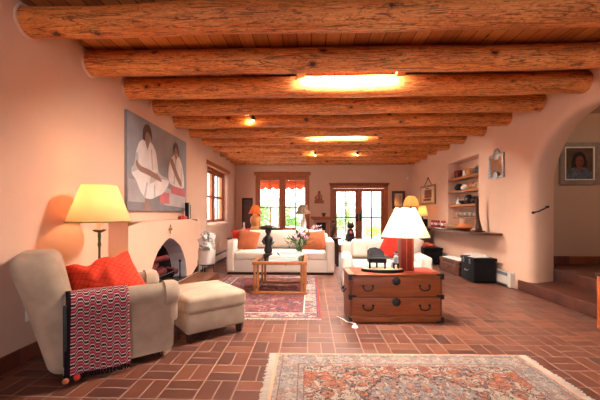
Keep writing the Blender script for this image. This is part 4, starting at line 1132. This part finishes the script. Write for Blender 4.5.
# ------------------------------------------------------------------ right wall things (local frame along slanted wall)
ang = math.atan(-.042)
def RWm(y, z, d=0):   # point d in front of right wall
    return Vector((xr(y)-d, y, z))
RR = (0, 0, math.atan(.042))     # local -x faces the room, local y along the wall
sh = []
NZ = [2.045, 1.745, 1.435, 1.15]
names_ = ['top wooden shelf in the wall niche', 'second wooden shelf down in the wall niche', 'third wooden shelf down in the wall niche', 'lowest short wooden shelf in the wall niche']
for k, z in enumerate(NZ):
    y0_, y1_ = (6.67, 8.01) if k < 3 else (6.72, 7.75)
    m = MB(); m.box(.03,.29,-(y1_-y0_)/2,(y1_-y0_)/2,-.05 if k<3 else -.03,0,bev=.006); o = obj('niche_shelf', m, SHW, loc=RWm((y0_+y1_)/2, z), rot=RR); tag(o, names_[k], 'shelf', 'shelves in the wall niche')
def pot(name, label, cat, y, k, prof, mat, d=-.14, group='pottery in the wall niche', sx=1, sy=1):
    m = MB(); m.lathe(prof, 18, sx=sx, sy=sy); o = obj(name, m, mat, loc=RWm(y, NZ[k]+.001, d)); return tag(o, label, cat, group)
def bowlp(r_, h): return [(r_*.5,0),(r_*.85,h*.35),(r_,h*.7),(r_*.9,h),(r_*.8,h*.97),(r_*.8,h*.7),(r_*.3,h*.2),(0,h*.18)]
def olla(r_, h): return [(r_*.45,0),(r_*.85,h*.2),(r_,h*.45),(r_*.8,h*.75),(r_*.5,h*.9),(r_*.55,h),(r_*.45,h),(r_*.4,h*.85),(0,h*.8)]
m = MB(); m.box(-.06,.06,-.08,.08,0,.17,bev=.005); t = obj('wooden_box', m, simple('oxblood_paint',(.14,.02,.018),.5,.2), loc=RWm(7.72,NZ[0]+.001,-.14), rot=RR); tag(t, 'dark red square box on the top niche shelf', 'box', 'pottery in the wall niche')
pot('clay_figurine','small white figurine with dark markings on the top niche shelf','figurine',7.46,0,[(.03,0),(.045,.03),(.03,.07),(.04,.10),(.025,.14),(0,.15)],WCER)
pot('clay_bowl','wide orange clay bowl on the top niche shelf','bowl',7.18,0,bowlp(.12,.14),ORCER)
pot('clay_pot','grey and black patterned pot at the right end of the top niche shelf','pot',6.86,0,olla(.12,.16),simple('grey_black_pottery',(.12,.13,.14),.5,.8,14))
pot('clay_pot','dark green-black jar at the left end of the second niche shelf','pot',7.70,1,olla(.105,.16),BLKS)
pot('clay_bowl','round cream bowl on the second niche shelf','bowl',7.44,1,olla(.085,.12),WCER)
def animal(label, y, k, mat, s=1):
    t = thing('animal_figurine', label, 'figurine', RWm(y, NZ[k]+.001, -.14), 0, 'pottery in the wall niche')
    m = MB(); m.tube([(0,-.07*s,.075*s),(0,0,.08*s),(0,.06*s,.075*s)], [.03*s,.034*s,.028*s], 10); m.tube([(0,-.07*s,.08*s),(0,-.10*s,.12*s)], [.022*s,.018*s], 8); m.ball((0,-.115*s,.125*s), .022*s)
    for x in (-.018*s,.018*s):
        for yy in (-.06*s,.05*s): m.tube([(x,yy,.07*s),(x,yy,0)], .009*s, 6)
    m.tube([(0,.06*s,.08*s),(0,.10*s,.06*s)], .006*s, 6); obj('body', m, mat, t, angle=1.2)
animal('brown animal figurine beside the cream bowl on the second niche shelf', 7.20, 1, TERR, 1.1)
animal('tan animal figurine in the middle of the second niche shelf', 7.02, 1, TAN, 1.0)
pot('clay_figurine','standing cream figurine near the right end of the second niche shelf','figurine',6.88,1,[(.03,0),(.04,.03),(.026,.08),(.04,.12),(.018,.16),(.024,.19),(0,.21)],TAN)
pot('clay_figurine','standing cream figurine at the far right end of the second niche shelf','figurine',6.76,1,[(.03,0),(.038,.04),(.03,.10),(.042,.13),(.018,.17),(.026,.20),(0,.22)],TAN)
pot('clay_figurine','white cone-shaped figurine at the left end of the third niche shelf','figurine',7.74,2,[(.05,0),(.045,.03),(.018,.12),(.02,.15),(0,.18)],WCER)
pot('clay_bowl','low dark bowl on the third niche shelf','bowl',7.50,2,bowlp(.10,.09),BLKS)
pot('clay_pot','largest black pot on the third niche shelf','pot',7.28,2,olla(.10,.20),BLKS)
pot('clay_pot','black round pot right of the largest one on the third niche shelf','pot',7.02,2,olla(.085,.15),BLKS)
pot('clay_pot','black pot at the right end of the third niche shelf','pot',6.80,2,olla(.085,.17),BLKS)
for k, y in enumerate((7.62,7.44,7.26,7.08,6.90)):
    pot('woven_dish', ['leftmost','second from the left','middle','second from the right','rightmost'][k]+' of five flat patterned dishes on the lowest niche shelf','dish',y,3,[(.045,0),(.075,.03),(.085,.075),(.07,.10),(.06,.10),(.07,.07),(.05,.03),(0,.02)],simple('patterned_dish_%d'%k,(.28,.22,.19),.6,.8,18+k), -.13, 'flat dishes on the lowest shelf')
# counter board
m = MB()
CY0, CY1 = 5.85, 8.75
plc = [(xr(CY0)-.0, CY0), (xr(CY0)-.33, CY0+.02), (xr(CY0)-.38, CY0+.08), (xr(6.3)-.40, 6.3), (xr(7.2)-.38, 7.2), (xr(8.2)-.30, 8.2), (xr(CY1)-.25, CY1), (xr(CY1)+.0, CY1)]
m.prism(plc, 'z', .845, .885); bmesh.ops.bevel(m.bm, geom=m.bm.edges[:], offset=.006, segments=2, affect='EDGES')
tag(obj('wall_counter', m, CNT), 'long dark wooden counter board fixed under the wall niche', 'counter')
CZ = .886
m = MB(); m.box(-.07,.07,-.16,.16,0,.008,bev=.003); tag(obj('folded_cloth', m, PAP, loc=(xr(7.75)-.27,7.72,CZ), rot=.05), 'small white folded cloth lying on the counter under the niche', 'cloth')
for k, y in enumerate((8.52,8.26,7.94)):
    t = thing('mug', ['red and white mug on the counter, farthest from the viewer','middle red and white mug on the counter','nearest of three red and white mugs on the counter'][k], 'mug', (xr(y)-.11, y, CZ), 0, 'mugs on the counter')
    m = MB(); m.lathe([(.05,0),(.056,.01),(.056,.17),(.05,.17),(.048,.015),(0,.012)], 18, cap=False); obj('body', m, REDG, t)
    m = MB(); m.lathe([(.0575,.06),(.0575,.115)], 18, cap=False); obj('white_band', m, WCER, t)
    m = MB(); m.tube([(-.02,-.058,.14),(-.03,-.10,.13),(-.03,-.10,.06),(-.02,-.058,.04)], .009, 8); obj('handle', m, REDG, t)
for k, (y, d_) in enumerate(((7.56,.13),(7.22,.16))):
    m = MB(); r_ = (.115,.14)[k]; m.lathe([(r_*.5,0),(r_*.8,.03),(r_,.10),(r_*1.0,.105),(r_*.93,.10),(r_*.72,.035),(0,.02)], 24, cap=False); tag(obj('basket', m, TAN, loc=(xr(y)-d_,y,CZ)), ['shallow tan basket on the counter next to the mugs','shallow tan basket on the counter next to the red lidded bowl'][k], 'basket', 'tan baskets on the counter')
rb = thing('lidded_bowl', 'red lidded bowl on the counter under the niche', 'bowl', (xr(6.82)-.17, 6.82, CZ))
m = MB(); m.lathe([(.07,0),(.12,.03),(.16,.065)], 24); obj('bowl', m, REDG, rb); m = MB(); m.lathe([(.165,.065),(.13,.10),(.06,.135),(.02,.145),(.018,.165),(0,.17)], 24); obj('lid', m, TERR, rb)
ts = thing('tall_sculpture', 'tall slim dark wood sculpture standing on the counter end', 'sculpture', (xr(6.34)-.17, 6.34, CZ))
m = MB(); m.box(-.09,.09,-.10,.10,0,.025,bev=.006); obj('plinth', m, DKW, ts)
m = MB(); m.tube([(0,-.05,.025),(0,-.035,.10),(0,-.01,.22),(0,.015,.36),(0,.02,.50),(0,.015,.60),(0,.01,.66)], [.062,.052,.034,.029,.030,.030,.020], 14); obj('figure', m, DKW, ts)
# trunk, suitcase, boxes
tr = thing('storage_trunk', 'black hard trunk beside the baseboard heater, papers on its lid', 'trunk', (3.045, 6.15, 0), 0)
m = MB(); m.box(-.19,.19,-.25,.25,.015,.385,bev=.012); obj('body', m, BLK, tr); m = MB(); m.box(-.205,.205,-.265,.265,.385,.44,bev=.012); obj('lid', m, BLK, tr)
for y in (-.12,.12): m = MB(); m.box(-.212,-.19,y-.02,y+.02,.33,.42,bev=.003); obj('latch', m, TIN, tr)
m = MB(); m.tube([(-.195,-.06,.22),(-.22,-.05,.20),(-.22,.05,.20),(-.195,.06,.22)], .008, 8); obj('side_handle', m, TIN, tr)
for k, (x, y, rz, w_) in enumerate(((3.03,6.10,.2,.14),(3.08,6.22,-.3,.13),(3.00,6.26,.6,.12))):
    m = MB(); m.box(-w_,w_,-.10,.10,0,.012,bev=.002); tag(obj('paper_stack', m, PAP, loc=(x,y,.441+.0125*k), rot=rz), ['lowest sheaf of white papers on the black trunk','middle sheaf of white papers on the black trunk','top sheaf of white papers on the black trunk'][k], 'papers', 'papers on the black trunk')
su = thing('suitcase', 'old brown leather suitcase between the two black boxes', 'suitcase', (3.0, 6.96, 0), radians(2))
m = MB(); m.box(-.16,.16,-.44,.44,.0,.20,bev=.02); obj('body', m, BRNL, su); m = MB(); m.box(-.165,.165,-.445,.445,.20,.29,bev=.02); obj('lid', m, BRNL, su)
for y in (-.3,.3): m = MB(); m.box(-.172,-.16,y-.02,y+.02,.17,.24,bev=.003); obj('latch', m, BRS, su)
m = MB(); m.tube([(-.165,-.07,.15),(-.195,-.06,.14),(-.195,.06,.14),(-.165,.07,.15)], .01, 8); obj('handle', m, BRNL, su)
m = MB(); m.box(-.13,.13,-.36,.34,0,.012,bev=.003); tag(obj('newspaper', m, PAP, loc=(3.0,6.98,.291), rot=.05), 'white newspaper spread over the brown suitcase lid', 'papers')
bx = thing('black_box', 'black lidded box at the far end of the row of luggage', 'box', (2.88, 8.15, 0), 0)
m = MB(); m.box(-.22,.22,-.22,.22,.05,.36,bev=.01); obj('body', m, BLK, bx); m = MB(); m.box(-.235,.235,-.235,.235,.36,.41,bev=.01); obj('lid', m, BLK, bx)
m = MB(); m.tube([(-.235,-.06,.30),(-.26,-.05,.28),(-.26,.05,.28),(-.235,.06,.30)], .008, 8); obj('handle', m, TIN, bx)
for x in (-.18,.18):
    for y in (-.18,.18): m = MB(); m.lathe([(.02,0),(.02,.055)], 10, (x,y,0)); obj('foot', m, BLK, bx)
m = MB(); m.rbox((0,0,.045),(.30,.30,.09),.04,3,5,lambda p: p+Vector((0,0,.02*noise.noise(p*9)))); tag(obj('folded_blanket', m, simple('faded_red_cloth',(.50,.09,.06),.9,.3,9), loc=(2.82,8.20,.411)), 'crumpled red cloth on top of the far black box', 'cloth')
# heaters
def heater(label, y0_, y1_, side):
    t = thing('baseboard_heater', label, 'heater', (0,0,0)); L_ = y1_-y0_
    if side < 0: t.location = (XL, (y0_+y1_)/2, 0)
    else: t.location = RWm((y0_+y1_)/2, 0); t.rotation_euler = (0,0,pi+math.atan(.042))
    m = MB(); m.box(0,.02,-L_/2,L_/2,.01,.25); m.box(.05,.075,-L_/2,L_/2,.05,.18,bev=.004); m.prism([(0,.25),(.03,.25),(.06,.215),(.06,.205),(0,.22)],'y',-L_/2,L_/2) if False else m.box(0,.055,-L_/2,L_/2,.235,.25,bev=.003); obj('cover', m, HEAT, t)
    m = MB(); m.box(.02,.05,-L_/2+.01,L_/2-.01,.02,.235); obj('grille', m, HEATD, t, smooth=False)
    for s in (-1,1): m = MB(); m.box(0,.085,s*L_/2-.04,s*L_/2+.04,.01,.255,bev=.006); obj('end_cap', m, HEAT, t)
heater('cream baseboard heater along the right wall next to the steps', 5.56, 8.55, 1)
heater('baseboard heater along the left wall below the side window', 6.75, 10.1, -1)
# tin mirror
tm = thing('tin_mirror', 'punched tin framed mirror on the right wall beside the niche', 'mirror', RWm(6.02,1.86,.0), 0); tm.rotation_euler = RR
m = MB(); 
for a in ((-.22,.22,0,.04),(-.22,.22,.39,.43),(-.22,-.19,.04,.39),(.19,.22,.04,.39)): m.box(-.03,0,a[0],a[1],a[2],a[3],bev=.006)
obj('frame', m, TIN, tm); m = MB(); m.box(-.012,-.004,-.195,.195,.035,.395); obj('mirror_glass', m, MIR, tm, smooth=False)
m = MB(); m.T = Matrix.Translation((-.012,0,.43)) @ Matrix.Rotation(-pi/2,4,'Y')
m.lathe([(.10,0),(.10,.010),(.07,.016),(.03,.018)], 20, wob=lambda w_, z: 1+.08*cos(w_*9)); obj('crest', m, TIN, tm)
m = MB(); m.T = Matrix.Translation((-.032,0,.05)) @ Matrix.Rotation(-pi/2,4,'Y'); m.lathe([(.07,0),(.07,.010),(.03,.016)], 18, wob=lambda w_, z: 1+.08*cos(w_*9)); obj('lower_crest', m, TIN, tm)
# hanging print
hp = thing('hanging_print', 'cream framed print with brown motif hanging by a cord on the right wall', 'picture', RWm(9.12,1.47,0), 0); hp.rotation_euler = RR
m = MB(); m.box(-.03,0,-.50,.50,0,.52,bev=.006); obj('frame', m, BRS, hp)
m = MB(); m.box(-.034,-.028,-.44,.44,.05,.47); obj('print_sheet', m, simple('cream_print',(.62,.48,.34),.8,.15,6), hp, smooth=False)
m = MB(); 
for (a,b,c,d_) in ((-.30,.18,.18,.40),(-.25,.26,.10,.16),(-.1,.1,.42,.45)): m.box(-.037,-.033,a,b,c,d_,bev=.002)
obj('print_motif', m, simple('brown_ink',(.22,.09,.06),.8,.3), hp)
m = MB(); m.tube([(-.01,-.25,.52),(-.005,0,.72),(-.01,.25,.52)], .006, 6); m.ball((-.01,0,.72), .02); obj('cord', m, IRON, hp)
# iron handrail on the arch jamb
m = MB(); y_ = 5.235
m.tube([(3.40,y_-.045,1.245),(3.48,y_-.05,1.265),(3.56,y_-.045,1.30),(3.63,y_-.035,1.335)], .012, 8); m.tube([(3.40,y_+.02,1.245),(3.40,y_-.045,1.245)], .011, 8); m.tube([(3.63,y_+.06,1.335),(3.63,y_-.035,1.335)], .011, 8); m.ball((3.40,y_-.045,1.245), .02); m.ball((3.63,y_-.035,1.335), .02)
tag(obj('hand_rail', m, IRON), 'short black iron handrail on the jamb of the arch', 'rail')
# portrait
po = thing('framed_portrait', 'dark painted portrait in a wide grey frame on the hall wall', 'picture', (4.735, 6.03, 1.745))
FRM = simple('grey_frame', (.26,.21,.19), .5, .2)
m = MB()
W_, H_ = .335, .74
for poly_ in ([(-W_,0),(W_,0),(W_-.075,.075),(-W_+.075,.075)],[(W_,0),(W_,H_),(W_-.075,H_-.075),(W_-.075,.075)],[(W_,H_),(-W_,H_),(-W_+.075,H_-.075),(W_-.075,H_-.075)],[(-W_,H_),(-W_,0),(-W_+.075,.075),(-W_+.075,H_-.075)]):
    m.prism(poly_, 'y', -.045, 0)
obj('frame', m, FRM, po, smooth=False)
m = MB(); 
for a in ((-.26,.26,.07,.095),(-.26,.26,.645,.67),(-.26,-.235,.095,.645),(.235,.26,.095,.645)): m.box(a[0],a[1],-.035,-.005,a[2],a[3])
obj('liner', m, WCER, po, smooth=False)
PP = [simple('portrait_ground',(.10,.055,.04),.7,.4,5), simple('portrait_hair',(.02,.013,.012),.7,.2), simple('portrait_face',(.20,.055,.035),.7,.25,12), simple('portrait_cloth',(.09,.11,.15),.7,.6,18)]
m = MB(); m.box(-.24,.24,-.02,-.004,.09,.65); lay[0] = 0
def pl2(pts, mi): lay[0] += 1; d = -.0205-.0008*lay[0]; m.add([(u,d,v) for u, v in pts], [tuple(range(len(pts)))], mi)
def el2(u, v, a, b, mi): pl2([(u+a*cos(t), v+b*sin(t)) for t in [2*pi*k/20 for k in range(20)]], mi)
el2(.0,.42,.125,.16,1); pl2([(-.14,.42),(.14,.42),(.13,.24),(-.13,.24)],1)
pl2([(-.235,.095),(.235,.095),(.22,.22),(.10,.30),(-.10,.30),(-.22,.22)],3); pl2([(-.05,.26),(.05,.26),(.04,.36),(-.04,.36)],2); el2(.005,.40,.072,.105,2)
for u in (-.028,.035): el2(u,.42,.014,.007,1)
pl2([(-.02,.345),(.03,.345),(.02,.338),(-.01,.338)],1)
obj('portrait_canvas', m, PP, po, smooth=False)
# small wooden cabinet cut by right edge
kb = thing('small_cabinet', 'narrow wooden cabinet with dark top cut by the right edge', 'cabinet', (3.205, 3.50, 0))
m = MB(); m.box(-.13,.13,-.17,.17,.0,.56,bev=.006); obj('body', m, TRIM, kb); m = MB(); m.box(-.14,.14,-.18,.18,.56,.60,bev=.006); obj('top', m, DKW, kb)
m = MB(); m.box(-.10,.10,-.178,-.17,.06,.52,bev=.003); dd = obj('door', m, TRIM, kb); m = MB(); m.ball((-.07,-.185,.32), .012); obj('knob', m, BRS, dd)

# ------------------------------------------------------------------ white planter by the hearth
wp = thing('plant_stand', 'thin black metal stand under the white pot beside the fireplace', 'stand', (-2.13, 6.66, 0))
m = MB()
for k in range(3):
    a = 2*pi*k/3+.5; m.tube([(cos(a)*.15,sin(a)*.15,0),(cos(a)*.12,sin(a)*.12,.2)], .008, 8)
m.tube([(.125*cos(2*pi*k/20),.125*sin(2*pi*k/20),.19) for k in range(21)], .007, 8, cap=False); obj('stand_frame', m, IRON, wp)
pw = thing('white_planter', 'white cylindrical pot with crinkled white cloth flowers on the metal stand', 'planter', (-2.13, 6.66, .199))
m = MB(); m.lathe([(.13,0),(.165,.02),(.172,.26),(.176,.29),(.165,.29),(.155,.05),(0,.04)], 26, cap=False); obj('pot', m, WCER, pw)
m = MB(); rr = random.Random(12)
for k in range(46):
    a = rr.uniform(0,6.28); R_ = rr.uniform(0,.13); z = .30+rr.uniform(-.02,.36)*(1-R_*3.2)
    s_ = rr.uniform(.035,.065); m.T = Matrix.Translation((cos(a)*R_, sin(a)*R_, z)) @ Euler((rr.uniform(0,3),rr.uniform(0,3),0)).to_matrix().to_4x4()
    m.grid(lambda u, v: ((u-.5)*s_*2.6, (v-.5)*s_*2.2, s_*.6*sin(u*5+v*4+k)), 5, 5, uv=False)
m.T = Matrix.Identity(4)
m.tube([(-.02,0,.5),(-.05,.02,.72),(-.03,.03,.92)], .006, 6)
for q in (.74,.80,.86): m.tube([(-.045,.02,q),(-.01,.02,q+.05)], .004, 6)
obj('paper_flowers', m, PAP, pw)

# ------------------------------------------------------------------ outside
m = MB(); m.box(-14,14,YB+.3,32,-.25,-.05); m.box(-14,-2.75,-4,YB+.3,-.25,-.05); obj('patio', m, PAT, kind='structure', smooth=False)
m = MB(); m.box(-14,14,24,24.4,-.05,1.6,bev=.1); obj('garden_wall', m, ADO, kind='structure')
aw = thing('awning', 'orange scalloped canvas awning outside the back window', 'awning', (-.98, 12.0, 2.1))
m = MB()
def can(u, v): return (-.98+1.96*u-.0, .0-1.2*v, .36+.40*v)
m.grid(can, 12, 6); o = obj('canopy', m, AWN, aw); md = o.modifiers.new('t','SOLIDIFY'); md.thickness = .01
m = MB()
def val(u, v):
    zb_ = .02+.07*abs(sin(u*pi*7)); return (-.98+1.96*u, -.002, .36 if v < .5 else zb_)
m.grid(lambda u, v: (-.98+1.96*u, -.002, .36+(.06-.07*abs(sin(u*pi*7))-.36)*v), 84, 2); o = obj('valance', m, AWN, aw); md = o.modifiers.new('t','SOLIDIFY'); md.thickness = .01
for s in (-.94,.94): m = MB(); m.tube([(s,0,-2.15),(s,0,.36)], .025, 10); obj('awning_post', m, TRIM, aw)
def shrub(label, x, y, rx, rz_, n, mat, name='garden_shrub', trunk=.3, group=None, cat='shrub', leaf=.10):
    t = thing(name, label, cat, (x,y,-.05), 0, group); rr = random.Random(int(x*100+y*7))
    m = MB(); m.tube([(0,0,0),(.03,0,trunk),(0,.03,trunk+rz_)], [.06,.05,.02], 8); obj('trunk', m, BARK, t)
    m = MB()
    for k in range(n):
        q = Vector((rr.gauss(0,1),rr.gauss(0,1),rr.gauss(0,1))).normalized()*(rr.random()**.4); c = Vector((q.x*rx,q.y*rx*.8,trunk+rz_+q.z*rz_))
        a = Vector((rr.gauss(0,1),rr.gauss(0,1),rr.gauss(0,1))).normalized(); b = a.orthogonal().normalized(); s_ = leaf*rr.uniform(.6,1.3)
        m.add([c-a*s_, c+b*s_*.45, c+a*s_, c-b*s_*.45], [(0,1,2,3)])
    obj('foliage', m, mat, t, smooth=False)
shrub('bright green shrub in the garden behind the back window, left', -2.75, 16.5, .8, .85, 900, GRN2, group='garden shrubs')
shrub('bright green shrub in the garden behind the back window, middle', -.95, 17.2, .8, .80, 800, GRN2, group='garden shrubs')
shrub('bright green shrub in the garden behind the back window, right', 1.25, 16.8, .9, .85, 700, GRN2, group='garden shrubs')
shrub('pale leafy tree standing far behind the french door', 2.3, 21, 1.6, 1.5, 700, simple('pale_leaf',(.45,.50,.33),.8,.2), 'garden_tree', 1.2, None, 'tree')
shrub('pale leafy tree standing far behind the back window', -2.2, 22, 1.7, 1.5, 700, simple('pale_leaf_b',(.45,.52,.38),.8,.2), 'garden_tree', 1.2, None, 'tree')
op = thing('patio_planter', 'orange flower pot with lime plant outside the right french door leaf', 'planter', (2.22, 12.1, -.05))
m = MB(); m.lathe([(.16,0),(.22,.30),(.25,.33),(.22,.33),(.2,.28),(0,.27)], 22, cap=False); obj('pot', m, TERR, op)
m = MB(); rr = random.Random(4)
for k in range(220):
    q = Vector((rr.gauss(0,1),rr.gauss(0,1),rr.gauss(0,.8))).normalized()*(rr.random()**.4); c = Vector((q.x*.34,q.y*.3,.62+q.z*.28)); a = Vector((rr.gauss(0,1),rr.gauss(0,1),rr.gauss(0,1))).normalized(); b = a.orthogonal().normalized(); m.add([c-a*.06,c+b*.03,c+a*.06,c-b*.03],[(0,1,2,3)])
obj('foliage', m, LIM, op, smooth=False)
def patio_chair(label, x, y, rz):
    t = thing('patio_chair', label, 'chair', (x,y,-.05), rz, 'patio chairs')
    m = MB(); m.box(-.24,.24,-.22,.22,.42,.45,bev=.01); obj('seat', m, OUTW, t)
    m = MB()
    for k in range(6): m.tube([(-.2+.08*k,.22,.45),(-.2+.08*k,.30,.92)], .012, 6)
    m.tube([(-.24,.30,.93),(.24,.30,.93)], .018, 8); obj('backrest', m, OUTW, t)
    for sx in (-.22,.22):
        for sy in (-.2,.2): m = MB(); m.tube([(sx,sy,.43),(sx*1.1,sy*1.1,0)], .016, 8); obj('leg', m, OUTW, t)
patio_chair('white patio chair outside the back window, left of its table', -1.45, 13.2, 1.8)
patio_chair('white patio chair outside the back window, right of its table', -.25, 13.2, -1.7)
pt2 = thing('patio_table', 'round white patio table outside the back window', 'table', (-.85, 13.2, -.05))
m = MB(); m.lathe([(.45,.70),(.46,.72),(.45,.74)], 28); obj('tabletop', m, OUTW, pt2); m = MB(); m.lathe([(.28,0),(.05,.05),(.04,.70)], 18); obj('pedestal', m, OUTW, pt2)

# ------------------------------------------------------------------ lights
for x0_, x1_ in ((-1.6,-.3),(1.2,2.5)):
    light('rear_window_daylight', 'AREA', ((x0_+x1_)/2, YF-.33, 1.5), 26, (.86,.90,1), None, x1_-x0_, (pi/2, 0, 0), 1.4)
def portal(loc, rot, sx, sy):
    o = light('window_portal', 'AREA', loc, 1, (1,1,1), None, sx, rot, sy); o.data.cycles.is_portal = True
portal((XL-.36, 8.56, 1.68), (0, -pi/2, 0), 1.36, 1.9)
portal((-.92, YB+.33, 1.53), (-pi/2, 0, 0), 1.6, 1.64)
portal((1.49, YB+.33, 1.06), (-pi/2, 0, 0), 1.74, 2.12)
su_ = light('sun', 'SUN', (0,0,8), 4.5, (1,.90,.76)); su_.data.angle = .01
su_.rotation_euler = Vector((-.42,.12,.90)).to_track_quat('Z','Y').to_euler()
hl = light('hall_ceiling_light', 'POINT', (5.3, 4.2, 2.7), 17, (1,.72,.45), None, .12)
